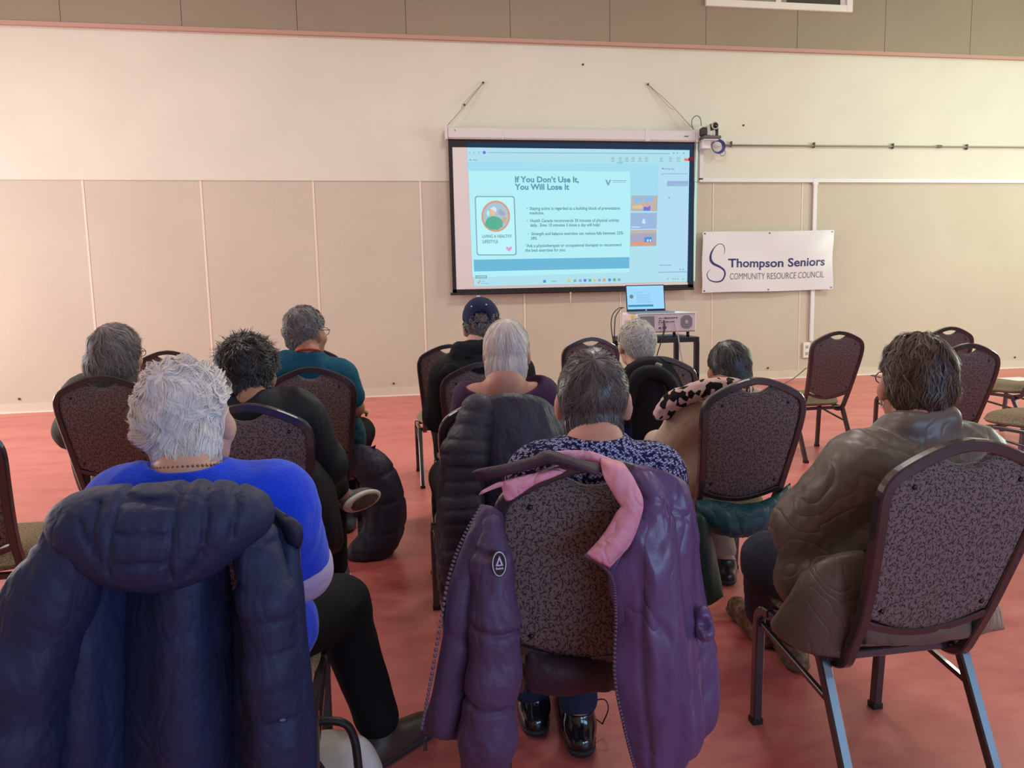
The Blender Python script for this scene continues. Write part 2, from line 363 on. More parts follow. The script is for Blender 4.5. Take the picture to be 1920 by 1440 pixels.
# projection screen --------------------------------------------------
SY=9.44
sc=thing('projection_screen','wide pull-down projection screen with a black border showing a health slide','projection screen',(2.52,SY,1.24))
M_house=mat('screen_housing',S(214,210,212),.4); M_blk=mat('screen_black',S(30,28,30),.75)
h=MB().box((.955,SY-.045,3.068),(4.10,SY+.05,3.205),0,bev=.018)
for x in (.937,4.09): h.box((x,SY-.052,3.06),(x+.026,SY+.055,3.215),0,bev=.006)
h.box((1.62,SY-.048,3.066),(1.632,SY+.04,3.207)).box((3.42,SY-.049,3.066),(3.48,SY+.04,3.208))
h.build('housing',M_house,sc)
MB().box((3.93,SY-.047,3.125),(3.985,SY-.044,3.137)).build('maker_plate',mat('maker_plate',S(70,72,74),.5),sc)
MB().box((1.045,SY-.048,3.155),(1.055,SY-.044,3.17)).build('housing_screw',MATS['maker_plate'],sc)
z0,z1,x0,x1=1.29,2.976,1.019,4.01
MB().box((x0-.005,SY-.001,z0-.005),(x1+.005,SY+.002,z1+.005)).build('screen_cloth',mat('screen_cloth',S(226,220,222),.8),sc)
MB().box((.972,SY-.003,z1),(4.085,SY+.002,3.07)).box((.972,SY-.003,1.25),(x0,SY+.002,z1)).box((x1,SY-.003,1.25),(4.085,SY+.002,z1)).box((.972,SY-.003,1.25),(4.085,SY+.002,z0)).build('border',M_blk,sc)
MB().tube([(.945,SY,1.236),(4.09,SY,1.236)],.016,10).build('bottom_bar',M_blk,sc)
MB().box((2.44,SY-.03,1.10),(2.45,SY-.022,1.225)).ball((2.445,SY-.026,1.215),.012,6).build('pull_cord',mat('cord_cream',S(220,208,190),.6),sc)
# the projected picture (keystoned), as flat luminous shapes on the cloth
def Em(name,c,s=1.0):
    m=bpy.data.materials.new(name); m.use_nodes=True; N=m.node_tree.nodes; N.remove(N['Principled BSDF'])
    e=N.new('ShaderNodeEmission'); e.inputs[0].default_value=(*c,1); e.inputs[1].default_value=s
    m.node_tree.links.new(e.outputs[0],N['Material Output'].inputs[0]); return m
em_l=[('bg',(178,226,238)),('slide',(183,240,248)),('title',(96,160,184)),('body',(108,158,164)),('bar',(112,186,218)),('cardline',(128,170,186)),('card',(190,246,252)),
 ('ring',(222,160,130)),('green',(96,180,150)),('hairb',(170,200,214)),('skin',(226,196,160)),('tile1',(196,182,172)),('tile2',(158,186,224)),('tile3',(170,170,196)),('blue',(84,150,220)),
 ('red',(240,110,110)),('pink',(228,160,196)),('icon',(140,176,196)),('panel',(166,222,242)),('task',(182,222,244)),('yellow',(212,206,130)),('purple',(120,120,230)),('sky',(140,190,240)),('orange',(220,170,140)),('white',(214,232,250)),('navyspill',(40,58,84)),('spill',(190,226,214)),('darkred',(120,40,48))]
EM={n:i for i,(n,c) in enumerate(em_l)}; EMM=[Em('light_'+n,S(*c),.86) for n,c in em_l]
def sp(x,y): p=AY(x,y,SY-.004); return p[0],p[2]
class Flat:
    """flat shapes laid on one plane, given by the photo's pixels"""
    def __init__(s,fn): s.mb=MB(); s.k=0; s.fn=fn
    def poly(s,pts,mi,lift=1):
        s.k+=1; V=[s.fn(x,y,lift*.0006+s.k*.000004) for x,y in pts]; s.mb.add(V,[tuple(range(len(V)))],mi); return s
    def rect(s,x0,y0,x1,y1,mi,lift=1,sk=0): return s.poly([(x0,y1),(x1,y1+sk),(x1,y0+sk),(x0,y0)],mi,lift)
    def circ(s,x,y,r,mi,lift=1,ry=None,n=24): return s.poly([(x+r*cos(2*pi*k/n),y+(ry or r)*sin(2*pi*k/n)) for k in range(n)],mi,lift)
def fscr(x,y,l):
    p=AY(x,y,SY-.004-l); return (p[0],SY-.004-l,p[2])
f=Flat(fscr)
f.poly([(889,537),(1288.5,528),(1293,281.5),(875.5,276.5)],EM['bg'])
f.poly([(886,520),(1180,510),(1182,322),(878,321)],EM['slide'],2)
f.poly([(876,304),(1233,307),(1233,321),(876.5,319)],EM['panel'],2); f.poly([(1182,372),(1238,372),(1239,308),(1181,308)],EM['panel'],2)
f.poly([(1235,520),(1288.5,518),(1292,309),(1234,308)],EM['task'],2)
f.poly([(889,509),(1180,503),(1180,482),(888,487)],EM['bar'],3)
def rrect(x0,y0,x1,y1,r,sh=0):
    o=[]
    for cx,cy,a in ((x0+r,y0+r,pi),(x1-r,y0+r,1.5*pi),(x1-r,y1-r,0),(x0+r,y1-r,.5*pi)):
        for k in range(6): o.append((cx+r*cos(a+k*pi/10)+(cy-y0)*sh,cy+r*sin(a+k*pi/10)))
    return o[::-1]
f.poly(rrect(890,367.5,965,479,5,.035),EM['cardline'],3); f.poly(rrect(892,369.5,963,477,4,.035),EM['card'],4)
f.circ(929.5,405.5,27,EM['ring'],5,29.5); f.circ(929.5,405.5,23.5,EM['hairb'],6,26)
f.poly([(909,419),(914,409),(924,405),(934,407),(943,414),(942,425),(933,431),(920,430),(910,424)],EM['green'],7)
f.poly([(917,396),(921,391),(928,391),(930,398),(928,405),(921,404)],EM['skin'],7); f.poly([(919,391),(926,387),(931,391),(930,398),(925,394)],EM['white'],8)
f.poly([(937,392),(945,396),(948,404),(940,404),(934,399)],EM['tile3'],7); f.poly([(912,400),(915,393),(918,400),(916,406)],EM['card'],7); f.poly([(944,405),(950,409),(947,419),(941,414)],EM['orange'],7)
f.poly([(954,472),(949,466),(949,463.5),(951.5,462.5),(954.5,465),(957,462.2),(960,463),(960,466)],EM['pink'],6)
f.poly([(1184,367),(1233,367),(1232,396),(1183,395.5)],EM['icon'],3); f.poly([(1184.5,367.7),(1232,367.7),(1231.5,395.5),(1183.8,395)],EM['tile1'],4)
f.poly([(1187,370),(1204,369),(1204,379),(1190,380)],EM['sky'],5); f.poly([(1208,369),(1224,369),(1224,378),(1207,379)],EM['sky'],5); f.poly([(1207,388),(1220,386),(1219,395),(1206,395)],EM['purple'],5); f.poly([(1213,380),(1219,383),(1215,389),(1210,387)],EM['orange'],6); f.poly([(1186,386),(1204,384),(1204,391),(1186,391)],EM['skin'],5)
f.poly([(1182.5,399),(1232,399),(1231,429),(1182,429.5)],EM['tile2'],3); f.circ(1207,413,2.4,EM['white'],5); f.rect(1204,415,1210,419,EM['white'],5); f.rect(1184.5,425,1200,426.5,EM['white'],5)
f.poly([(1182,431.5),(1231,431),(1230.5,461),(1181.5,462)],EM['tile3'],3); f.poly([(1182,431.8),(1231,431.2),(1231,437),(1182,438)],EM['tile1'],4); f.poly([(1183,455),(1200,452),(1230,456),(1230,460),(1182,461)],EM['ring'],4); f.poly([(1208,445),(1222,444),(1222,454),(1208,454)],EM['blue'],5); f.rect(1213,449,1216,453,EM['white'],6); f.rect(1218,449,1221,453,EM['white'],6)
for x in (1149,1163,1175,1187,1200,1212,1240,1257,1272): f.circ(x,297,2.6,EM['icon'],4); f.circ(x,296.6,1.5,EM['bg'],5); f.rect(x-4,301.5,x+4,302.7,EM['icon'],4)
f.rect(1157,304.8,1168,305.8,EM['title'],4)
f.poly([(1283,297),(1291,297.2),(1291,301.8),(1283,301.6)],EM['red'],4)
f.circ(908,286,3,EM['purple'],4); f.poly([(914,285.5),(1256,287.5),(1256,288.7),(914,286.7)],EM['icon'],4)
for x in (881,889,898): f.circ(x,286,1.2,EM['icon'],4)
for x in (1263,1270,1282): f.circ(x,287,1.6,EM['icon'],4)
f.circ(882,300,1.8,EM['icon'],4); f.rect(886,299.3,895,300.8,EM['icon'],4)
f.rect(1240,325.5,1290,326.6,EM['icon'],4); f.poly([(1251,339),(1291,339),(1290,349),(1250.5,349)],EM['tile2'],4,); f.rect(1252,342,1288,343,EM['icon'],6); f.rect(1252,346.5,1262,347.5,EM['icon'],6); f.circ(1254.5,371,1.6,EM['icon'],4); f.rect(1241,326,1243,328,EM['icon'],4)
f.rect(1234,510,1288,511,EM['body'],4,-1); f.rect(1236,496.5,1258,498,EM['icon'],4); f.circ(1275,505.5,1.4,EM['icon'],4); f.circ(1281,505,1.4,EM['icon'],4)
f.rect(891,516.5,913,522,EM['cardline'],4); f.rect(893,518.3,911,520,EM['bg'],5)
for x,c in ((1021,'blue'),(1067,'yellow'),(1078,'icon'),(1088,'icon'),(1097,'purple'),(1106,'green'),(1115,'yellow'),(1124,'tile3'),(1133,'ring'),(1143,'blue'),(1152,'green'),(1161,'icon')):
    y=527.5-(x-1021)*.022; f.rect(x-2.6,y-2.6,x+2.6,y+2.6,EM[c],4)
f.rect(1034,526.5,1044,528,EM['icon'],4); f.poly([(895,531),(900,525),(902,527),(897,532)],EM['ring'],4); f.rect(904,527,909,528,EM['icon'],4); f.rect(902,531,916,532,EM['icon'],4)
for x in (1252,1262,1266,1271,1281): f.circ(x,523,1.3,EM['icon'],4)
f.poly([(1135,337.5),(1138.5,337),(1140.5,343),(1143,337),(1146,337),(1141.5,347.5),(1139,347.5)],EM['cardline'],4); f.rect(1148,338.2,1174,339.6,EM['icon'],4); f.rect(1148,342,1174,342.8,EM['icon'],4)
def stext(s,x,y,px,mi,bold=0,sx=1,l=5,shear=0):
    p=fscr(x,y,l*.0006); text_mesh(s,px*.0072*1.0,p,f.mb,mi,bold,sx,ext=.0002)
K=.92
stext('If You Don’t Use It,',965,341.5,13.5,EM['title'],.0035,1.04); stext('You Will Lose It',966,355.5,13.5,EM['title'],.0035,1.04)
for s,x,y in (('Staying active is regarded as a building block of preventative',993,393.5),('medicine.',993,402),('Health Canada recommends 30 minutes of physical activity',994,416.5),('daily.  Even 10 minutes 3 times a day will help!',994,425),('Strength and balance exercises can reduce falls between 22%-',996,441),('38%',995,449.5),('*Ask a physiotherapist or occupational therapist to recommend',985,463.5),('the best exercises for you.',985,472)):
    stext(s,x,y,7.2,EM['body'],.0014,.92)
for x,y in ((988,391),(989,414),(990.5,438.5)): f.circ(x,y,.9,EM['body'],5)
stext('LIVING A HEALTHY',904,446,7.4,EM['body'],.0012,.80); stext('LIFESTYLE',904.5,456,7.4,EM['body'],.0012,.83)
stext('Meeting chat',1241,318,5,EM['title'],.0003,.9,5)
f.mb.build('projected_slide',EMM,sc)
# light of the same picture that falls past the cloth: on the black border and on the wall
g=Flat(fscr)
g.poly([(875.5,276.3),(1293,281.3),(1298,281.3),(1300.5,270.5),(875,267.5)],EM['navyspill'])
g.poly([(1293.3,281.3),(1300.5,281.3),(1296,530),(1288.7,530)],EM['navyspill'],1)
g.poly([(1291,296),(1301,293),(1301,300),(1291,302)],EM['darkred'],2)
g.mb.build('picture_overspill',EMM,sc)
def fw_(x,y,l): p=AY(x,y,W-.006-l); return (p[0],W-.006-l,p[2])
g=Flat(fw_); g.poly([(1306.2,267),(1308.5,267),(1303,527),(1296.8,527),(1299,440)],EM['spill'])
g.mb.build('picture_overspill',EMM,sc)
# hanging cords of the screen
for i,(xa,ya,xb,yb,lb) in enumerate([(906,155,838,236,'thin cord tying the left end of the screen housing to a wall hook'),(1215,158,1297,239,'thin cord tying the right end of the screen housing to a wall hook')]):
    a=AY(xa,ya,W-.02); b=AY(xb,yb,SY); t=thing('screen_cord',lb,'cord',a)
    mb=MB(); m_=a+(b-a)*.52
    mb.tube([a,m_+np.array([.02,0,.01]),b],.0045,5); mb.tube([a,m_-np.array([.03,0,-.0]),m_+(b-m_)*.15],.0035,5)
    mb.build('rope',mat('rope_grey',S(165,158,145),.7),t)
    MB().ball(a,.014,6).build('hook',nl,t)
    if i==0: MB().ball(m_,.015,6).build('cleat',nl,t)
# conference camera on its bracket -----------------------------------
cp=thing('conference_camera','black and grey conference camera on a white bracket right of the screen','camera',AY(1332,262,9.36))
X,Y,Z=AY(1332,262,9.36); X+=.012
bk=mat('cam_black',S(38,38,42),.4); gy=mat('cam_grey',S(190,190,194),.35)
MB().box((X-.12,Y-.06,Z-.012),(X+.07,W,Z+.0),0).box((X-.11,Y+.02,Z-.10),(X-.0,W,Z-.0),0).build('bracket',M_cond,cp)
MB().box((X-.13,Y-.08,Z+.002),(X+.10,Y+.08,Z+.04),0,bev=.008).build('base',mat('cam_base',S(92,92,88),.5),cp)
hd=MB().box((X-.145,Y-.05,Z+.04),(X-.075,Y+.05,Z+.145),0,bev=.015).box((X+.045,Y-.05,Z+.04),(X+.075,Y+.05,Z+.17),0,bev=.01)
hd.tube([(X+.02,Y-.07,Z+.16),(X+.02,Y+.05,Z+.16)],.042,14)
hd.build('camera_head',bk,cp)
MB().box((X-.075,Y-.052,Z+.04),(X-.03,Y+.05,Z+.17),0,bev=.012).build('side_arm',gy,cp)
MB().tube([(X+.02,Y-.075,Z+.16),(X+.02,Y-.055,Z+.16)],.048,16).build('lens_ring',gy,cp)
MB().tube([(X+.02,Y-.078,Z+.16),(X+.02,Y-.072,Z+.16)],.034,14).build('lens',mat('lens_black',S(14,14,18),.1),cp)
MB().box((X-.0,Y-.05,Z+.04),(X+.03,Y-.04,Z+.11)).build('stand',gy,cp)
bl=mat('cable_blue',S(62,66,140),.5)
c=AY(1345,275,9.42); mb=MB()
for k in range(4):
    r=.068+.006*k; mb.tube([c+np.array([r*1.05*cos(t)+.004*k,-.004*k,r*sin(t)]) for t in np.linspace(0,2*pi,22)[:-1]],.0055,6,0,closed=True)
mb.tube(crom([c+np.array([.07,0,-.02]),c+np.array([.105,0,-.05]),c+np.array([.10,0,-.10]),c+np.array([.06,0,-.115]),c+np.array([.03,0,-.08])],5),.003,5)
tag(mb.build('coiled_cable',bl,origin=tuple(c)),'coil of blue network cable hanging below the conference camera','cable')
q=[AY(1300,243,9.4),AY(1297,232,9.4),AY(1299,222,9.4),AY(1306,217,9.4),AY(1313,222,9.4),AY(1315,236,9.4)]
tag(MB().tube(crom(q,6),.005,6).build('camera_cable',mat('cable_slate',S(60,76,110),.5),origin=tuple(q[0])),'thin blue cable looping above the conference camera','cable')
q=AY(1343,269,9.5); tag(MB().box(q+np.array([-.07,-.02,-.04]),q+np.array([.055,.03,.045]),0,bev=.006).build('junction_box',M_cond,origin=tuple(q)),'white junction box behind the coiled blue cable','junction box')
# banner --------------------------------------------------------------
bn=thing('banner','white vinyl banner reading Thompson Seniors Community Resource Council','banner',AY(1434,492,W-.05))
Bx0,Bx1,Bz0,Bz1=4.216,6.072,1.178,1.957
M_ban=mat('banner_vinyl',S(224,222,228),.32,spec=.5)
def bdep(u,v): return -.068-.012*sin(u*7+v*3)-.010*sin(u*13-v*6+1)-.012*(1-abs(2*v-1))*sin(u*4)
nu,nv=60,26; V=[];Q=[]
def bpos(u,v,off=0):
    sag=-.012*(u-.0)+.02*u
    return (Bx0+(Bx1-Bx0)*u+.003*sin(v*9),W+bdep(u,v)-off,Bz0+(Bz1-Bz0)*v+(.006 if u>0 else 0)*u+.004*sin(u*8))
for sd in (0,1):
    for i in range(nu+1):
        for j in range(nv+1): V.append(bpos(i/nu,j/nv,.0015*sd))
n0=(nu+1)*(nv+1)
for i in range(nu):
    for j in range(nv):
        a=i*(nv+1)+j; Q.append((a,a+1,a+nv+2,a+nv+1)); Q.append((n0+a,n0+a+nv+1,n0+a+nv+2,n0+a+1))
link('vinyl_sheet',pydata(V,Q,True),M_ban,bn)
ink=mat('ink_navy',S(48,50,110),.4); ink2=mat('ink_grey',S(96,98,108),.4)
def drape(me,off=.003):
    for v in me.vertices:
        u=(v.co.x-Bx0)/(Bx1-Bx0); w_=(v.co.z-Bz0)/(Bz1-Bz0); p=bpos(u,w_,off+ (v.co.y)); v.co.y=p[1]; v.co.z=p[2]
def btext(name,s,px,py,size,mt,bold,sx):
    p=AY(px,py,W-.05); 
    cu=bpy.data.curves.new(name,'FONT'); cu.body=s; cu.size=size; cu.offset=bold; cu.resolution_u=3
    o=bpy.data.objects.new(name,cu); COL.objects.link(o); bpy.context.view_layer.update()
    me=bpy.data.meshes.new_from_object(o.evaluated_get(bpy.context.evaluated_depsgraph_get())); bpy.data.objects.remove(o)
    w0=max(v.co.x for v in me.vertices); 
    me.transform(Matrix.Diagonal((sx/w0,1,1,1))); me.transform(Matrix.Rotation(pi/2,4,'X'))
    for v in me.vertices: v.co.y=0; v.co.x+=p[0]; v.co.z+=p[2]-.003+.012*(v.co.x-p[0])*0
    import bmesh
    bm=bmesh.new(); bm.from_mesh(me); bmesh.ops.subdivide_edges(bm,edges=[e for e in bm.edges if e.calc_length()>.03],cuts=3); bmesh.ops.triangulate(bm,faces=bm.faces[:]); bm.to_mesh(me); bm.free()
    drape(me); me.materials.clear(); return link(name,me,mt,bn)
btext('lettering','Thompson Seniors',1363,501.5,.155,ink,.0035,1.385)
btext('lettering','COMMUNITY RESOURCE COUNCIL',1365,524.5,.118,ink2,-.0005,1.36)
# big swashed S: stroke of changing width
sp_=[(1356,478),(1358,468),(1355,460),(1348,458),(1339,464),(1332,476),(1331,487),(1336,495),(1347,501),(1355,508),(1356,517),(1350,527),(1338,529),(1327,524),(1324,514),(1330,505)]
sw=[.5,1.2,1.3,1.2,2.0,4.0,5.2,5.0,4.2,3.6,3.4,3.0,2.4,1.8,1.4,.5]
P_=crom([[*AY(x,y,W-.05),w_] for (x,y),w_ in zip(sp_,sw)],6); V=[];Q=[]
for i,p in enumerate(P_):
    a=P_[max(i-1,0)];b=P_[min(i+1,len(P_)-1)]; t=np.array([b[0]-a[0],b[2]-a[2]]); t/=np.linalg.norm(t); nrm=np.array([-t[1],t[0]])*p[3]*.0064*.5
    V+= [(p[0]+nrm[0],0,p[2]+nrm[1]),(p[0]-nrm[0],0,p[2]-nrm[1])]
    if i: Q.append((2*i-2,2*i-1,2*i+1,2*i))
me=pydata(V,Q); drape(me); link('emblem',me,ink,bn)
for u,v in ((.015,.97),(.5,.97),(.985,.97),(.015,.03),(.5,.03),(.985,.03)):
    p=np.array(bpos(u,v,.003)); MB().disc(p,.011,1,12,0,.004).build('eyelet',mat('eyelet_grey',S(120,120,125),.3,.7),bn)
# ------------------------------------------------------------ projector cart
M_cart=mat('cart_black',S(34,36,42),.38,spec=.5)
PX,PY=2.555,6.5
ct=thing('projector_cart','black metal cart with shelves under the white projector','cart',(PX,PY+.22,0))
ca,cb_,c0,c1=2.215,2.862,6.47,6.98
zt=.822
def lg(x,y): MB().box((x-.02,y-.02,.04),(x+.02,y+.02,zt-.04)).build('leg',M_cart,ct)
for x in (ca+.02,cb_-.02):
    for y in (c0+.02,c1-.02): lg(x,y)
for z in (zt,.50,.16): MB().box((ca,c0,z-.045),(cb_,c1,z),0,bev=.004).build('shelf',M_cart,ct)
for x in (ca+.02,cb_-.02):
    for y in (c0+.02,c1-.02): MB().tube([(x-.008,y,.028),(x+.008,y,.028)],.028,12).build('caster',M_cart,ct)
pj=thing('projector','large white projector with fan grilles and connectors on the black cart','projector',(PX,PY,zt))
a_,b_,z0p,z1p=2.285,2.845,.868,1.036
M_pj=mat('projector_shell',S(232,220,226),.4); M_dk=mat('grille_dark',S(110,104,104),.6)
MB().box((a_,PY,z0p),(b_,PY+.42,z1p),0,bev=.012).build('casing',M_pj,pj)
MB().box((a_+.01,PY-.004,z1p-.004),(b_+.004,PY+.425,z1p+.003),0,bev=.003).build('lid',mat('projector_lid',S(222,240,236),.35),pj)
for x in (a_+.06,b_-.06):
    for y in (PY+.05,PY+.37): MB().tube([(x,y,zt),(x,y,z0p+.004)],.014,10).build('foot',M_cart,pj)
gr=MB()
for k in range(15): gr.box((a_+.03,PY-.003,z0p+.018+k*.0088),(a_+.165,PY-.0005,z0p+.0228+k*.0088))
gr.build('vent_grille',M_dk,pj)
gr=MB()
for k in range(13):
    zz=z0p+.03+k*.0093; hw=math.sqrt(max(.062**2-(zz-(z0p+.086))**2,1e-4)); hw=min(hw,.055); gr.box((b_-.095-hw,PY-.003,zz),(b_-.095+hw,PY-.0005,zz+.005))
gr.build('fan_grille',M_dk,pj)
MB().disc((b_-.095,PY-.0035,z0p+.09),.018,1,14,0,.001).build('fan_hub',mat('fan_hub',S(196,186,200),.4),pj)
pn=MB().box((a_+.19,PY-.002,z0p+.012),(a_+.40,PY-.0005,z1p-.016)); pn.build('connector_panel',mat('connector_panel',S(226,212,220),.4),pj)
cn=MB()
for x,z,w_,h_ in ((.205,.125,.028,.006),(.205,.105,.024,.006),(.205,.085,.008,.012),(.205,.07,.006,.006),(.228,.085,.008,.008),(.245,.125,.006,.006),(.258,.122,.022,.012),(.285,.124,.03,.008),(.32,.124,.02,.008),(.345,.124,.012,.01),(.365,.124,.014,.01),(.245,.09,.02,.006),(.27,.09,.024,.008),(.30,.09,.02,.006),(.325,.09,.026,.008),(.205,.034,.018,.014),(.245,.034,.03,.02)):
    cn.box((a_+x,PY-.005,z0p+z),(a_+x+w_,PY-.002,z0p+z+h_))
cn.build('sockets',mat('socket_black',S(62,60,66),.4),pj)
MB().box((a_-.002,PY+.05,z1p-.055),(a_,PY+.14,z1p-.012)).box((a_-.003,PY+.10,z1p-.04),(a_-.002,PY+.13,z1p-.02)).build('warning_sticker',mat('sticker_yellow',S(232,206,70),.5),pj)
gr=MB()
for k in range(10): gr.box((a_-.003,PY+.12,z0p+.012+k*.01),(a_-.0005,PY+.33,z0p+.017+k*.01))
gr.build('side_vent',mat('vent_grey',S(190,170,176),.6),pj)
MB().tube([(PX,PY+.42,.95),(PX,PY+.47,.955)],.05,20).build('lens',mat('lens_black',S(14,14,18),.1),pj)
# laptop
zl=z1p+.003
lp=thing('laptop','open silver laptop showing the same slide, on top of the white projector','laptop',(2.40,PY+.12,zl))
M_al=mat('laptop_silver',S(150,168,178),.3,.6)
lx0,lx1=2.285,2.655
MB().box((lx0,PY+.03,zl),(lx1,PY+.26,zl+.014),0,bev=.004).build('base',M_al,lp)
kb=MB()
for r in range(5):
    for k in range(13): kb.box((lx0+.02+k*.0258,PY+.11+r*.026,zl+.014),(lx0+.042+k*.0258,PY+.131+r*.026,zl+.0162))
kb.build('keyboard',mat('keys_grey',S(90,104,112),.5),lp)
hy=PY+.262; tilt=.16
def lid(x,h,off=0): return (x,hy+h*sin(tilt)-off*cos(tilt),zl+.012+h*cos(tilt)+off*sin(tilt)*-1)
def lbox(x0,x1,h0,h1,o0,o1,mi,mb):
    V=[lid(x0,h0,o0),lid(x1,h0,o0),lid(x1,h1,o0),lid(x0,h1,o0),lid(x0,h0,o1),lid(x1,h0,o1),lid(x1,h1,o1),lid(x0,h1,o1)]
    mb.add(V,[(0,1,2,3),(7,6,5,4),(0,4,5,1),(1,5,6,2),(2,6,7,3),(3,7,4,0)],mi)
mb=MB(); lbox(lx0,lx1,0,.243,-.008,0,0,mb); mb.build('lid',mat('laptop_bezel',S(34,40,50),.4),lp)
LE=[Em('lcd_blue',S(150,205,246)),Em('lcd_bar',S(66,134,172)),Em('lcd_grey',S(130,168,196)),Em('lcd_olive',S(110,128,108)),Em('lcd_pale',S(170,214,248))]
mb=MB(); lbox(lx0+.008,lx1-.008,.022,.236,0,.001,0,mb)
def lt(x0,x1,h0,h1,mi,o=.0016): lbox(lx0+.008+x0*.354,lx0+.008+x1*.354,.022+h0*.214,.022+h1*.214,.001,o,mi,mb)
lt(.02,.70,.10,.19,1); 
for k,w_ in enumerate((.70,.64,.66,.60,.66,.58,.64)): lt(.26,w_,.28+k*.055,.295+k*.055,2)
lt(.20,.48,.72,.735,2); lt(.20,.42,.68,.69,2); lt(.58,.62,.70,.715,2); lt(.02,.6,.93,.94,4); lt(.93,.98,.86,.88,2)
c_=[lid(lx0+.008+.12*.354+.019*cos(t),.022+.55*.214+.019*sin(t),.0018) for t in np.linspace(0,2*pi,17)[:-1]]; mb.add(c_,[tuple(range(16))[::-1]],3)
mb.build('display',LE,lp)
mb=MB(); lbox(lx0+.178,lx0+.19,.007,.017,0,.001,0,mb); mb.build('lid_mark',mat('mark_white',S(220,225,230),.4),lp)
# cables
arr_=lambda *a: np.array(a,float)
M_cb=mat('cable_black',S(40,40,46),.5); M_cw=mat('cable_pale',S(176,168,176),.5)
q=[AY(1247,540,6.75),AY(1250,545,6.72),AY(1252,549,6.7),AY(1249,551,6.68)]
def cable(name,q,r,mt,lb):
    q=[np.array(p) for p in q]; return tag(MB().tube(crom(q,6),r,6).build(name,mt,origin=tuple(q[0])),lb,'cable')
cable('cable',[AY(1170,577,6.66),AY(1160,578,6.62),AY(1150,588,6.6),AY(1146,602,6.6),AY(1147,622,6.6),AY(1150,645,6.62),AY(1151,690,6.64),AY(1151,690,6.64)*arr_(1,1,0)+arr_(0,0,.006)],.0045,M_cb,'black cable dropping from the laptop left of the projector, outer strand')
cable('cable',[AY(1168,577,6.66),AY(1162,581,6.62),AY(1155,592,6.6),AY(1153,603,6.6),AY(1152,625,6.6),AY(1152,650,6.68),AY(1153,690,6.72),AY(1153,690,6.72)*arr_(1,1,0)+arr_(0,0,.006)],.0045,M_cb,'black cable dropping from the laptop left of the projector, inner strand')
cable('cable',[AY(1245,601,6.49),AY(1246,612,6.46),AY(1244,626,6.45),AY(1238,634,6.45),AY(1228,640,6.46),AY(1222,642,6.5)],.008,M_cb,'thick black power cable curling below the projector connectors')
cable('cable',[AY(1240,634,6.45),AY(1238,646,6.44),AY(1233,662,6.44),AY(1228,682,6.44),AY(1224,700,6.44)],.005,M_cb,'thin dark cable hanging from the front edge of the cart')
cable('cable',[AY(1266,606,6.49),AY(1270,618,6.44),AY(1273,640,6.43),AY(1279,675,6.42),AY(1285,692,6.4),AY(1296,708,6.3),AY(1306,722,6.0)],.006,M_cw,'pale cable hanging from the projector down across the cart shelf')
tag(MB().box(AY(1152,628,6.7),AY(1161,645,6.78)).build('power_adapter',mat('adapter_grey',S(120,120,118),.5),origin=tuple(AY(1156,640,6.74))),'small grey adapter at the left edge of the cart beside the white hair','adapter')
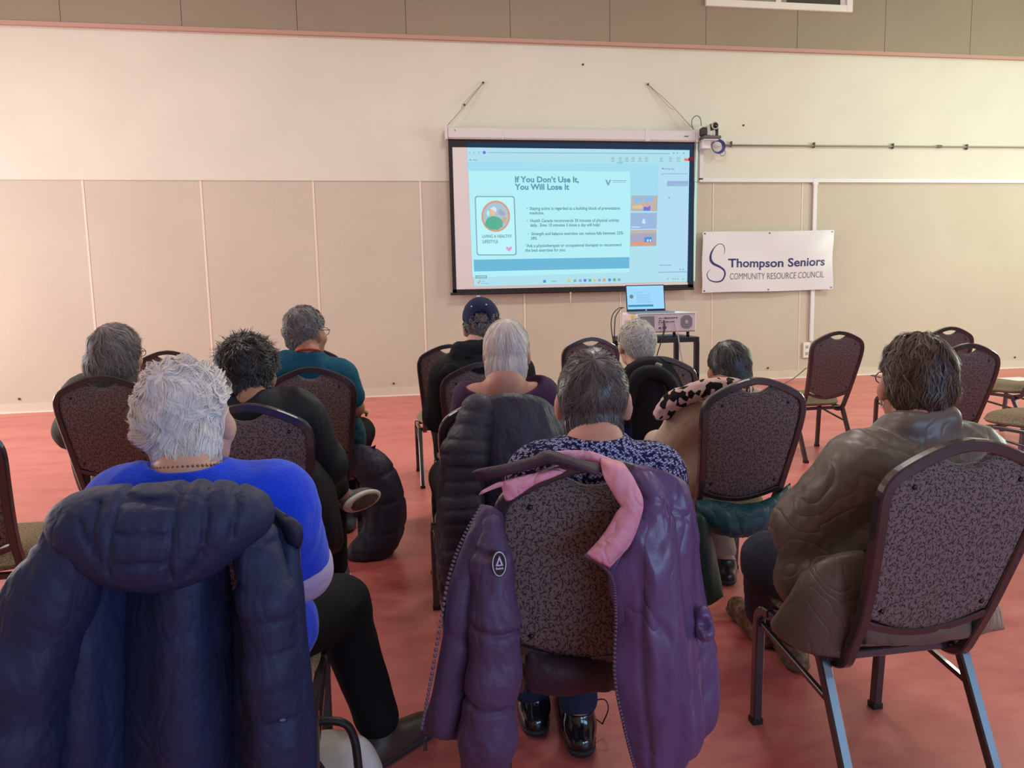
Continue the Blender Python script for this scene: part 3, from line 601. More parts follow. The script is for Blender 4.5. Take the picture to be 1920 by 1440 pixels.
# ------------------------------------------------------------ banquet chairs
M_fr=mat('chair_frame_brown',S(56,48,52),.24,spec=.6,coat=.55)
M_fab=sprig_fabric('chair_back_fabric',S(130,116,114),S(62,50,52),84)
M_seat=sprig_fabric('chair_seat_fabric',S(146,130,104),S(96,82,64),90)
def make_chair():
    t=thing('banquet_chair','x','chair',(0,0,0)); tag(t,group='brown crown-back banquet chairs')
    def bk_(x,z):  # the back plane leans: z -> y
        return np.array([x,float(np.interp(z,[.30,.36,.43,.5,.58,.65,.72,.79,.86,.95],[-.10,-.125,-.160,-.193,-.222,-.246,-.267,-.284,-.296,-.306])),z])
    # back frame: hooks forward under the seat, rises, widens, rounded shoulders, crown
    half=[(.160,.372),(.163,.42),(.166,.50),(.175,.60),(.188,.72),(.194,.79),(.191,.832),(.174,.862),(.14,.884),(.095,.905),(.045,.922),(0,.928)]
    pts=[np.array([x*1.0,*bk_(0,z)[1:]]) for x,z in half]
    hook=[np.array([.160,-.03,.352]),np.array([.160,-.07,.348]),np.array([.160,-.105,.354])]
    R_=crom(hook+pts[0:],3); Lf=R_.copy(); Lf[:,0]*=-1
    P_=np.vstack([R_,Lf[::-1][1:]])
    MB().tube(P_,.0,mi=0,sq=(.0135,.0135,(0,1,.0))).build('back_frame',M_fr,t)
    # cross tube that carries the pad's rounded lower edge
    lo=[(x,.452+.048*(abs(x)/.172)**1.8) for x in np.linspace(-.172,.172,13)]
    MB().tube([bk_(x,z)+np.array([0,.0,0]) for x,z in lo],0,sq=(.010,.012,(0,1,.3))).build('cross_tube',M_fr,t)
    # pad: outline inset, slightly domed on both faces; hand hole left open under the crown
    zs=[];NU,NV=44,34
    hz=np.array([z for x,z in half][2:]); hx=np.array([x for x,z in half][2:])
    V=[];Q=[]
    top=lambda x: float(np.interp(abs(x),hx[4:][::-1],hz[4:][::-1]))-.006-(.046*(1-(x/.072)**2) if abs(x)<.072 else 0)
    bot=lambda x: .452+.048*(abs(x)/.172)**1.8+.006
    def wid(z): return float(np.interp(z,hz[:5],hx[:5]))-.010
    for sd in (0,1):
        for i in range(NU+1):
            u=-1+2*i/NU; uu=math.copysign(abs(u)**.8,u)
            for j in range(NV+1):
                v=j/NV; x=uu*.186; 
                zb=bot(min(abs(x),.17)); zt_=top(x); z=zb+(zt_-zb)*v
                x2=uu*min(.188,wid(min(z,.79)))
                dome=(1-abs(uu)**6)*(1-abs(2*v-1)**6)
                th=(.006+.004*dome) if sd==0 else -(.008+.032*dome)
                p=bk_(x2,z); V.append((p[0],p[1]-th,p[2]-th*.3))
    n0=(NU+1)*(NV+1)
    for i in range(NU):
        for j in range(NV):
            a=i*(NV+1)+j; Q.append((a,a+NV+1,a+NV+2,a+1)); Q.append((n0+a,n0+a+1,n0+a+NV+2,n0+a+NV+1))
    rim=[i*(NV+1) for i in range(NU+1)]+[NU*(NV+1)+j for j in range(1,NV+1)]+[i*(NV+1)+NV for i in range(NU-1,-1,-1)]+[j for j in range(NV-1,0,-1)]
    for k in range(len(rim)): a=rim[k]; b=rim[(k+1)%len(rim)]; Q.append((a,n0+a,n0+b,b))
    pad=link('back_pad',pydata(V,Q,True),M_fab,t)
    # hand grip roll under the hole
    MB().tube([bk_(x,top(x)-.004+0)+np.array([0,.012,0]) for x in np.linspace(-.085,.085,13)],.010,8).build('grip_roll',M_fab,t)
    for x,z in ((-.13,.845),(.13,.845),(-.13,.53),(.13,.53)): p=bk_(x,z); MB().ball((p[0],p[1]-.010,p[2]-.003),(.006,.004,.006),6).build('pad_screw',mat('screw_dark',S(26,24,26),.4),t)
    # seat cushion
    V=[];Q=[];NU,NV=20,20
    for sd in (0,1):
        for i in range(NU+1):
            for j in range(NV+1):
                u=-1+2*i/NU; v=-1+2*j/NV
                # squircle mapping
                a_=u*math.sqrt(1-v*v*.32); b2=v*math.sqrt(1-u*u*.32)
                w_=.185+.028*(v+1)/2; x=a_*w_*1.0; y=.075+b2*.205
                e=(1-abs(u)**5)*(1-abs(v)**5)
                z=.405+.058*e**.5 if sd==0 else .405-.030*e**.4
                V.append((x,y,z))
    n0=(NU+1)*(NV+1)
    for i in range(NU):
        for j in range(NV):
            a=i*(NV+1)+j; Q.append((a,a+NV+1,a+NV+2,a+1)); Q.append((n0+a,n0+a+1,n0+a+NV+2,n0+a+NV+1))
    rim=[i*(NV+1) for i in range(NU+1)]+[NU*(NV+1)+j for j in range(1,NV+1)]+[i*(NV+1)+NV for i in range(NU-1,-1,-1)]+[j for j in range(NV-1,0,-1)]
    for k in range(len(rim)): a=rim[k]; b=rim[(k+1)%len(rim)]; Q.append((a,n0+a,n0+b,b))
    link('seat',pydata(V,Q,True),M_seat,t)
    # under-seat frame and legs
    fr=MB()
    for s in (-1,1):
        fr.tube([(s*.192,-.085,.362),(s*.196,.06,.365),(s*.198,.18,.366)],0,sq=(.011,.011,(0,0,1)))
        fr.tube([(s*.197,.222,.318),(s*.195,-.115,.265)],0,sq=(.007,.007,(0,0,1)))
    fr.tube([(-.19,-.085,.362),(.19,-.085,.362)],0,sq=(.011,.011,(0,0,1))).tube([(-.197,.19,.36),(.197,.19,.36)],0,sq=(.01,.01,(0,0,1)))
    fr.build('seat_frame',M_fr,t)
    for s in (-1,1):
        f_=crom([(s*.198,.16,.366),(s*.198,.195,.362),(s*.198,.22,.34),(s*.198,.226,.30),(s*.195,.24,.013)],4)
        MB().tube(f_,0,sq=(.0138,.0138,(1,0,0))).build('leg',M_fr,t)
        MB().tube([(s*.192,-.075,.366),(s*.192,-.085,.35),(s*.195,-.25,.013)],0,sq=(.0138,.0138,(1,0,0))).build('leg',M_fr,t)
    for s in (-1,1):
        for y0_,y1_ in ((.226,.256),(-.268,-.238)): MB().box((s*.195-.0155,y0_,0),(s*.195+.0155,y1_,.018)).build('foot_glide',mat('glide_black',S(24,22,24),.5),t)
    return t
chair0=make_chair()
def dup(r,loc,rz=0):
    n=r.copy(); COL.objects.link(n); n.location=loc; n.rotation_euler=(0,0,rz)
    for ch in list(r.children):
        c=ch.copy(); COL.objects.link(c); c.parent=n
    return n
CH_POS={ # centre on the floor and what tells each chair apart
'A':(-.36,1.73,'brown banquet chair under the hooded navy coat, the woman in royal blue sits on it'),
'B':(.475,1.76,'brown banquet chair framed by the open purple coat, in the middle of the nearest row'),
'C':(1.252,1.73,'brown banquet chair of the woman in the quilted brown jacket, nearest on the right'),
'D':(-1.33,2.84,'brown banquet chair cut by the left edge of the photo'),
'E':(-1.20,3.97,'brown banquet chair of the woman with long grey hair'),
'F':(-.41,2.82,'brown banquet chair of the black-haired person in the dark coat'),
'G':(-.30,3.99,'brown banquet chair of the man in the teal shirt'),
'H':(-.42,5.40,'empty banquet chair in front of the teal shirt, only its crown showing'),
'I':(-1.30,5.50,'empty banquet chair in front of the long grey hair, only its crown showing'),
'J':(.47,5.20,'empty banquet chair with a hand hole left of the man in the cap'),
'K':(.505,3.92,'brown banquet chair of the man in the navy cap, just behind his dark hoodie'),
'L':(1.47,5.42,'empty banquet chair whose open hand hole shows left of the white-haired man'),
'M':(1.36,3.86,'brown banquet chair of the white-haired man, draped with a black coat'),
'N':(1.37,2.90,'brown banquet chair of the woman in the beige jacket and scarf'),
'O':(3.20,5.20,'empty banquet chair standing alone right of the cart, fully visible'),
'P':(4.14,5.27,'empty banquet chair farthest right against the wall, above the brown hair'),
'Q':(3.13,3.92,'empty banquet chair right behind the brown-haired head, its seat left of her ear'),
'R':(5.06,5.30,'farther of the two chairs at the right edge, its seat with a paper on it'),
'S':(3.99,4.00,'nearer of the two chairs at the right edge, only seat and front legs showing'),
'T':(.40,2.76,'brown banquet chair of the blonde woman, hidden under the dark puffer coat'),
'U':(2.95+.19,3.27-.02,'x')}
CH_POS.pop('U')
CHAIR={}
for i,(k,(x,y,lb)) in enumerate(CH_POS.items()):
    c=chair0 if i==0 else dup(chair0,(x,y,0))
    if i==0: c.location=(x,y,0)
    c['label']=lb; CHAIR[k]=c
    if k in 'RSB': c.rotation_euler=(0,0,{'R':.24,'S':.24,'B':-.17}[k])
c=dup(chair0,(3.03,2.80,0)); c['label']='chair outside the right edge, one front leg showing beyond the nearest right chair back'; CHAIR['V']=c
pp=AY(1914,712,5.2); tag(MB().box((5.06,5.30,.4625),(5.27,5.52,.464)).build('paper_sheet',mat('paper_white',S(238,238,236),.6),origin=(5,5.4,.463)),'white sheet of paper on the chair seat at the right edge','paper')
# ------------------------------------------------------------ smooth solids: distance field + surface nets
f32=np.float32
def smin(a,b,k):
    if k<=0: return np.minimum(a,b)
    h=np.clip(.5+.5*(b-a)/k,0,1); return b+(a-b)*h-k*h*(1-h)
class Field:
    def __init__(s,lo,hi,h):
        s.lo=np.array(lo,float); s.h=h; s.n=np.ceil((np.array(hi,float)-s.lo)/h).astype(int)+1
        s.V=np.full(s.n,1.0,f32); s.ax=[(s.lo[i]+h*np.arange(s.n[i])).astype(f32) for i in range(3)]
    def sl(s,lo,hi):
        a=np.clip(np.floor((np.array(lo)-s.lo)/s.h).astype(int),0,s.n-1); b=np.clip(np.ceil((np.array(hi)-s.lo)/s.h).astype(int)+1,1,s.n)
        S_=tuple(slice(a[i],b[i]) for i in range(3))
        return S_,s.ax[0][S_[0]][:,None,None],s.ax[1][S_[1]][None,:,None],s.ax[2][S_[2]][None,None,:]
    def put(s,fn,lo,hi,k=.02,mode='u',pad=.045):
        S_,x,y,z=s.sl(np.array(lo)-pad,np.array(hi)+pad)
        if min(s.V[S_].shape)==0: return s
        d=fn(x,y,z)
        if mode=='u': s.V[S_]=smin(s.V[S_],d,k)
        elif mode=='s': s.V[S_]=-smin(-s.V[S_],d,k)
        elif mode=='+': s.V[S_]=s.V[S_]+d
        return s
    def cone(s,a,b,ra,rb,k=.02,mode='u',sq=None):
        a=np.array(a,float);b=np.array(b,float); ab=b-a; L2=max(ab@ab,1e-9); m=max(ra,rb)
        def fn(x,y,z):
            px,py,pz=x-a[0],y-a[1],z-a[2]; t=np.clip((px*ab[0]+py*ab[1]+pz*ab[2])/L2,0,1)
            dx,dy,dz=px-t*ab[0],py-t*ab[1],pz-t*ab[2]
            if sq is not None: dx=dx/sq[0]; dy=dy/sq[1]; dz=dz/sq[2]
            return np.sqrt(dx*dx+dy*dy+dz*dz)-(ra+(rb-ra)*t)
        q=max(sq) if sq is not None else 1
        return s.put(fn,np.minimum(a,b)-m*q,np.maximum(a,b)+m*q,k,mode)
    def ell(s,c,r,k=.02,R=None,mode='u'):
        c=np.array(c,float); r=np.array(r,float); m=r.max()
        def fn(x,y,z):
            px,py,pz=x-c[0],y-c[1],z-c[2]
            if R is not None: px,py,pz=(R[0,0]*px+R[1,0]*py+R[2,0]*pz,R[0,1]*px+R[1,1]*py+R[2,1]*pz,R[0,2]*px+R[1,2]*py+R[2,2]*pz)
            k0=np.sqrt((px/r[0])**2+(py/r[1])**2+(pz/r[2])**2); k1=np.sqrt((px/r[0]**2)**2+(py/r[1]**2)**2+(pz/r[2]**2)**2)+1e-6
            return k0*(k0-1)/k1
        e=(np.abs(R)@r) if R is not None else r
        return s.put(fn,c-e,c+e,k,mode)
    def disp(s,fn):
        """displace near the surface only"""
        x,y,z=s.ax[0][:,None,None],s.ax[1][None,:,None],s.ax[2][None,None,:]
        idx=np.nonzero(np.abs(s.V)<.05)
        if len(idx[0]): s.V[idx]+=fn(s.ax[0][idx[0]],s.ax[1][idx[1]],s.ax[2][idx[2]]).astype(f32)
        return s
    def mesh(s,name,mt,parent=None,smooth_it=1,origin=None):
        V=s.V; V[0]=V[-1]=1; V[:,0]=V[:,-1]=1; V[:,:,0]=V[:,:,-1]=1
        I=V<0; n=np.array(V.shape)
        c=np.zeros(n-1,np.uint8)
        for i in (0,1):
            for j in (0,1):
                for k in (0,1): c+=I[i:n[0]-1+i,j:n[1]-1+j,k:n[2]-1+k]
        act=(c>0)&(c<8); ii=np.argwhere(act)
        if len(ii)==0: print('EMPTY',name); return None
        idm=np.full(act.shape,-1,np.int32); idm[act]=np.arange(len(ii))
        acc=np.zeros((len(ii),3)); cnt=np.zeros(len(ii))
        cor=[(i,j,k) for i in (0,1) for j in (0,1) for k in (0,1)]
        for a in cor:
            for d in range(3):
                if a[d]: continue
                b=list(a); b[d]=1
                va=V[ii[:,0]+a[0],ii[:,1]+a[1],ii[:,2]+a[2]]; vb=V[ii[:,0]+b[0],ii[:,1]+b[1],ii[:,2]+b[2]]
                m=(va<0)!=(vb<0); t=np.where(m,va/np.where(m,va-vb,1),0)
                p=np.array(a,float)[None]+t[:,None]*np.eye(3)[d][None]
                acc[m]+=p[m]; cnt[m]+=1
        P=(ii+acc/cnt[:,None])
        Q=[]
        for d in range(3):
            o1,o2=(d+1)%3,(d+2)%3
            A=I.take(range(n[d]-1),d); B=I.take(range(1,n[d]),d); E_=np.argwhere(A!=B)
            ok=(E_[:,o1]>0)&(E_[:,o2]>0)&(E_[:,o1]<n[o1]-1)&(E_[:,o2]<n[o2]-1); E_=E_[ok]
            def g(a,b):
                q=E_.copy(); q[:,o1]-=a; q[:,o2]-=b; return idm[q[:,0],q[:,1],q[:,2]]
            q=np.stack([g(1,1),g(0,1),g(0,0),g(1,0)],1)
            ins=I[E_[:,0],E_[:,1],E_[:,2]]; q[~ins]=q[~ins][:,::-1]; Q.append(q)
        Q=np.vstack(Q); Q=Q[(Q>=0).all(1)]
        for _ in range(smooth_it):   # light Laplacian pass
            S_=np.zeros_like(P); K_=np.zeros(len(P))
            for a,b in ((0,1),(1,2),(2,3),(3,0)):
                np.add.at(S_,Q[:,a],P[Q[:,b]]); np.add.at(K_,Q[:,a],1)
                np.add.at(S_,Q[:,b],P[Q[:,a]]); np.add.at(K_,Q[:,b],1)
            P=P*.45+.55*S_/np.maximum(K_,1)[:,None]
        P=P*s.h+s.lo
        me=quadmesh(P,Q); return link(name,me,mt,parent,origin=origin)
def noise3(seed,f,oct=1):
    r=np.random.default_rng(seed); W_=[(r.normal(size=3)*f*(1.7**(i%3)),r.uniform(0,6.28),1/(1+i%3)) for i in range(7*oct)]
    def fn(x,y,z):
        s=0
        for w_,p,a in W_: s=s+a*np.sin(w_[0]*x+w_[1]*y+w_[2]*z+p)
        return s/3.2
    return fn
def folds(seed,amp,f=22,stretch=(1,1,.35)):
    """soft cloth folds: ridged noise, longer along z"""
    n=noise3(seed,f); n2=noise3(seed+9,f*.4)
    def fn(x,y,z):
        v=n(x*stretch[0],y*stretch[1],z*stretch[2]); w_=n2(x,y,z); return amp*(np.abs(v)-.45)*(.6+.6*w_)
    return fn
def polyd(px,pz,line):
    d=np.full(px.shape,9.,f32)
    for (a,b) in zip(line[:-1],line[1:]):
        vx,vz=b[0]-a[0],b[1]-a[1]; L=vx*vx+vz*vz+1e-9; t=np.clip(((px-a[0])*vx+(pz-a[1])*vz)/L,0,1)
        d=np.minimum(d,np.hypot(px-a[0]-t*vx,pz-a[1]-t*vz))
    return d
def seams_px(lines,Y,amp,w_):
    """stitch lines traced on the photo, taken on the plane at distance Y; quilting sinks along them"""
    L=[[(AY(x,y,Y)[0],AY(x,y,Y)[2]) for x,y in l] for l in lines]
    def fn(x,y,z):
        x,z=np.broadcast_arrays(x,z); d=np.full(x.shape,9.,f32)
        for l in L: d=np.minimum(d,polyd(x,z,l))
        return amp*np.exp(-(d/w_)**2)
    return fn
def axis_baffles(a,b,n,amp,w_=.12,off=0):
    """rings of stitching across a sleeve"""
    a=np.array(a);b=np.array(b);ab=b-a;L2=ab@ab
    def fn(x,y,z):
        t=((x-a[0])*ab[0]+(y-a[1])*ab[1]+(z-a[2])*ab[2])/L2*n+off; u=np.abs(t-np.round(t)); return amp*np.exp(-(u/w_)**2)
    return fn
def pillow(name,rows,th,mt,parent,nu=8,nv=8,seam=None,wr=0,wseed=1,wf=30,edge=.35,flip=False,back=1.0,world=False,uvseam=None,origin=None,ws=(1,1,.4)):
    """puffed cloth panel: rows of control points (x px, y px, distance) swept into a closed, thick surface"""
    C_=np.array([[p if world else AY(*p) for p in r] for r in rows],float)
    A=np.array([crom(r,nu) for r in C_]); A=np.array([crom(A[:,j],nv) for j in range(A.shape[1])]).transpose(1,0,2)
    du=np.gradient(A,axis=1); dv=np.gradient(A,axis=0); Nn=np.cross(du,dv); Nn/=np.linalg.norm(Nn,axis=2,keepdims=True)+1e-9
    if (Nn[...,1].mean()>0)!=flip: Nn=-Nn
    ni,nj=A.shape[:2]; v=np.linspace(0,1,ni)[:,None]; u=np.linspace(0,1,nj)[None,:]
    prof=(1-np.abs(2*u-1)**(1/edge))**.5*(1-np.abs(2*v-1)**(1/edge))**.5; prof=np.clip(prof,0.0,1)
    t=np.full((ni,nj),1.)
    dsp=np.zeros((ni,nj))
    if seam is not None: dsp-=seam(A[...,0],A[...,1],A[...,2])
    if uvseam is not None: dsp-=uvseam(u+0*v,v+0*u)
    if wr: dsp-=folds(wseed,wr,wf,ws)(A[...,0],A[...,1],A[...,2])
    F_=A+Nn*(th*prof+dsp*np.minimum(prof*2.5,1))[...,None]; B_=A-Nn*(th*back*prof*.8)[...,None]
    B_[0]=F_[0];B_[-1]=F_[-1];B_[:,0]=F_[:,0];B_[:,-1]=F_[:,-1]
    V=np.vstack([F_.reshape(-1,3),B_.reshape(-1,3)]); n0=ni*nj
    i,j=np.meshgrid(np.arange(ni-1),np.arange(nj-1),indexing='ij'); a=(i*nj+j).ravel()
    Q=np.vstack([np.stack([a,a+1,a+nj+1,a+nj],1),np.stack([n0+a,n0+a+nj,n0+a+nj+1,n0+a+1],1)])
    me=quadmesh(V,Q)
    import bmesh
    bm=bmesh.new(); bm.from_mesh(me); bmesh.ops.remove_doubles(bm,verts=bm.verts,dist=1e-5); bmesh.ops.recalc_face_normals(bm,faces=bm.faces); bm.to_mesh(me); bm.free()
    me.polygons.foreach_set('use_smooth',[True]*len(me.polygons))
    return link(name,me,mt,parent,origin=origin)
# ------------------------------------------------------------ people
def rotm(yaw,pitch=0,roll=0):
    return np.array(Matrix.Rotation(yaw,3,'Z')@Matrix.Rotation(pitch,3,'X')@Matrix.Rotation(roll,3,'Y'))
def hair_radius(H,dirs):
    """outermost hit of the hair shape (union of ellipsoids, head space) along unit directions"""
    out=np.zeros(dirs.shape[:-1])
    for c,r in H:
        c=np.array(c);r=np.array(r); d=dirs/r; o=-c/r
        A=(d*d).sum(-1); B=(d*o).sum(-1); C_=(o*o).sum()-1; D=B*B-A*C_
        t=np.where(D>0,(-B+np.sqrt(np.maximum(D,0)))/A,0); out=np.maximum(out,t)+.0*out
    return out
def make_hair(H,limit,mt,parent,hc,R,hs,n=3500,wd=.0011,seed=1,pole=(0,-.55,.83),clump=.004,cf=9,lift=.004,wav=.0,length=(.35,.8),name='hair',flick=.01,seg=9,azd=.25,smoothk=3,droop=0,wavf=4):
    """cap following the traced hair shape + fine locks laid over it, radiating from the crown"""
    rg=np.random.default_rng(seed)
    cn=noise3(seed+50,cf); cn2=noise3(seed+70,cf*3.2)
    def rad(dirs):
        r=hair_radius(H,dirs); q=dirs*.1
        return r+clump*cn(q[...,0]*10,q[...,1]*10,q[...,2]*10)/1.0*.8+clump*.35*cn2(q[...,0]*10,q[...,1]*10,q[...,2]*10)
    NT,NP=44,88
    ph=np.linspace(0,2*pi,NP,endpoint=False); lim=limit(ph)
    V=[]
    tt=np.linspace(0,1,NT)[:,None]*lim[None,:]
    P_=np.broadcast_to(ph[None,:],tt.shape)
    # azimuth 0 = front (+y)
    D=np.stack([np.sin(tt)*np.sin(P_),np.sin(tt)*np.cos(P_),np.cos(tt)],-1)
    r=rad(D)
    for _ in range(smoothk): r=(r+np.roll(r,1,1)+np.roll(r,-1,1)+np.vstack([r[:1],r[:-1]])+np.vstack([r[1:],r[-1:]]))/5
    P3=D*r[...,None]
    inn=D[-1]*(r[-1]*.80)[:,None]; P3=np.concatenate([P3,inn[None]],0); NTT=NT+1
    V=(P3.reshape(-1,3)*hs)@R.T+hc
    a=np.arange(NTT-1)[:,None]*NP+np.arange(NP)[None,:]; b=np.arange(NTT-1)[:,None]*NP+(np.arange(NP)[None,:]+1)%NP
    Q=np.stack([a,a+NP,b+NP,b],-1).reshape(-1,4); Q=Q[:]
    rn=np.full(len(V),.35)
    # locks
    pole=np.array(pole,float);pole/=np.linalg.norm(pole); e1=np.cross(pole,[1,0,0]); e1/=np.linalg.norm(e1); e2=np.cross(pole,e1)
    t0=rg.uniform(0,1,n)**.6*2.3; L=rg.uniform(*length,n); az=rg.uniform(0,2*pi,n); dz=rg.normal(0,azd,n)
    s=np.linspace(0,1,seg)[None,:]; th=t0[:,None]+L[:,None]*s; a_=az[:,None]+dz[:,None]*s
    if wav:
        wn=noise3(seed+33,wavf); cx_,cy_,cz_=np.sin(th)*np.cos(a_),np.sin(th)*np.sin(a_),np.cos(th); a_=a_+wav*wn(cx_,cy_,cz_)
    DD=np.cos(th)[...,None]*pole+np.sin(th)[...,None]*(np.cos(a_)[...,None]*e1+np.sin(a_)[...,None]*e2)
    tz=np.arccos(np.clip(DD[...,2],-1,1)); pz=np.arctan2(DD[...,0],DD[...,1])%(2*pi)
    lm=np.interp(pz,np.append(ph,2*pi),np.append(lim,lim[0])); ok=tz<lm+.03
    ok=np.cumprod(ok,1).astype(bool)
    rr=rad(DD)+ (rg.uniform(-.2,1,n)*(.55+.45*np.sin(az*5+t0*7)))[:,None]*lift*np.sin(pi*np.minimum(s*.9+.05,1))+flick*np.abs(rg.normal(0,.5,n))[:,None]*s**3
    X=DD*rr[...,None]
    if droop: X[...,2]-=droop*s**2*rg.uniform(0,1,n)[:,None]
    last=np.maximum(ok.sum(1)-1,0)
    X=np.where(ok[...,None],X,X[np.arange(n),last][:,None,:])
    keep=last>=2; X=X[keep]; sel=np.nonzero(keep)[0]; DDk=DD[keep]; sk=np.broadcast_to(s,(len(sel),seg))
    T=np.gradient(X,axis=1); Sd=np.cross(T,DDk); Sd/=np.linalg.norm(Sd,axis=2,keepdims=True)+1e-9
    wv=wd/hs*(1-.75*sk**2)*rg.uniform(.6,1.5,len(sel))[:,None]
    A=X-Sd*wv[...,None]; B=X+Sd*wv[...,None]
    SV=np.stack([A,B],2).reshape(-1,3); SV=(SV*hs)@R.T+hc
    base=len(V)+np.arange(len(sel))[:,None]*seg*2+np.arange(seg-1)[None,:]*2
    SQ=np.stack([base,base+1,base+3,base+2],-1).reshape(-1,4)
    me=quadmesh(np.vstack([V,SV]),np.vstack([Q,SQ]))
    at=me.attributes.new('rnd','FLOAT','POINT')
    lock=(rg.uniform(0,1,len(sel))*.55+.45*(.5+.5*np.sin(az[sel]*11+t0[sel]*4)))
    at.data.foreach_set('value',np.concatenate([rn,np.repeat(lock,seg*2)]).astype(f32))
    return link(name,me,mt,parent)
def lim_fn(front=.95,side=1.65,back=2.25):
    """hairline angle from the top of the head, by azimuth"""
    def fn(ph):
        a=np.minimum(ph,2*pi-ph); xs=[0,.45,.9,1.25,1.5,1.75,2.1,pi]; ys=[front,front+.05,front+.3,side-.05,side-.12,side+.12,side+(back-side)*.82,back]
        return np.interp(a,xs,ys)
    return fn
def foot(F,ank,toe,sc=1,infl=0):
    ank=np.array(ank);toe=np.array(toe,float); d=toe-ank; d[2]=0; d/=np.linalg.norm(d)+1e-9
    heel=np.array([ank[0],ank[1],toe[2]+.032])-d*.045
    F.cone(ank,[ank[0],ank[1],toe[2]+.06],.036*sc+infl,.038*sc+infl,.02); F.cone(heel,toe+np.array([0,0,.028]),.032*sc+infl,.030*sc+infl,.03)
    F.cone([ank[0],ank[1],toe[2]+.06],toe+np.array([0,0,.035]),.034*sc+infl,.022*sc+infl,.03)
def hand(F,wr,dirn,up,side):
    """palm, four unequal curled fingers, thumb from the side of the palm"""
    d=np.array(dirn,float); d/=np.linalg.norm(d); u=np.array(up,float); u-=d*(u@d); u/=np.linalg.norm(u); l=np.cross(d,u)*side
    w_=np.array(wr)
    F.cone(w_,w_+d*.03,.024,.026,.02)
    for k,o in enumerate((-.027,-.009,.009,.027)):
        kn=w_+d*(.085-.004*abs(k-1.3))+l*o; F.cone(w_+d*.025+l*o*.6,kn,.015,.0115,.012)
        ln=(.036,.042,.040,.030)[k]; m_=kn+d*ln*.85-u*ln*.42; e=m_+d*ln*.45-u*ln*.75; F.cone(kn,m_,.0098,.009,.004); F.cone(m_,e,.009,.0078,.004)
    t0=w_+d*.03-l*.03; t1=t0+d*.03-l*.028-u*.008; t2=t1+d*.032-l*.004-u*.012; F.cone(w_+d*.02-l*.012,t0,.016,.014,.01); F.cone(t0,t1,.0125,.0105,.006); F.cone(t1,t2,.0105,.009,.005)
M_skin={}
def skin(name,c): 
    m=mat('skin_'+name,c,.5,bump=.12,bscale=300,spec=.35)
    m.node_tree.nodes['Principled BSDF'].inputs['Subsurface Weight'].default_value=.08; m.node_tree.nodes['Principled BSDF'].inputs['Subsurface Radius'].default_value=(.01,.004,.002); return m
M_eye=mat('eye_white',(.8,.78,.75),.2); M_iris=mat('eye_iris',(.06,.04,.03),.15); M_gl=mat('glasses_frame',S(50,44,46),.3,.3)
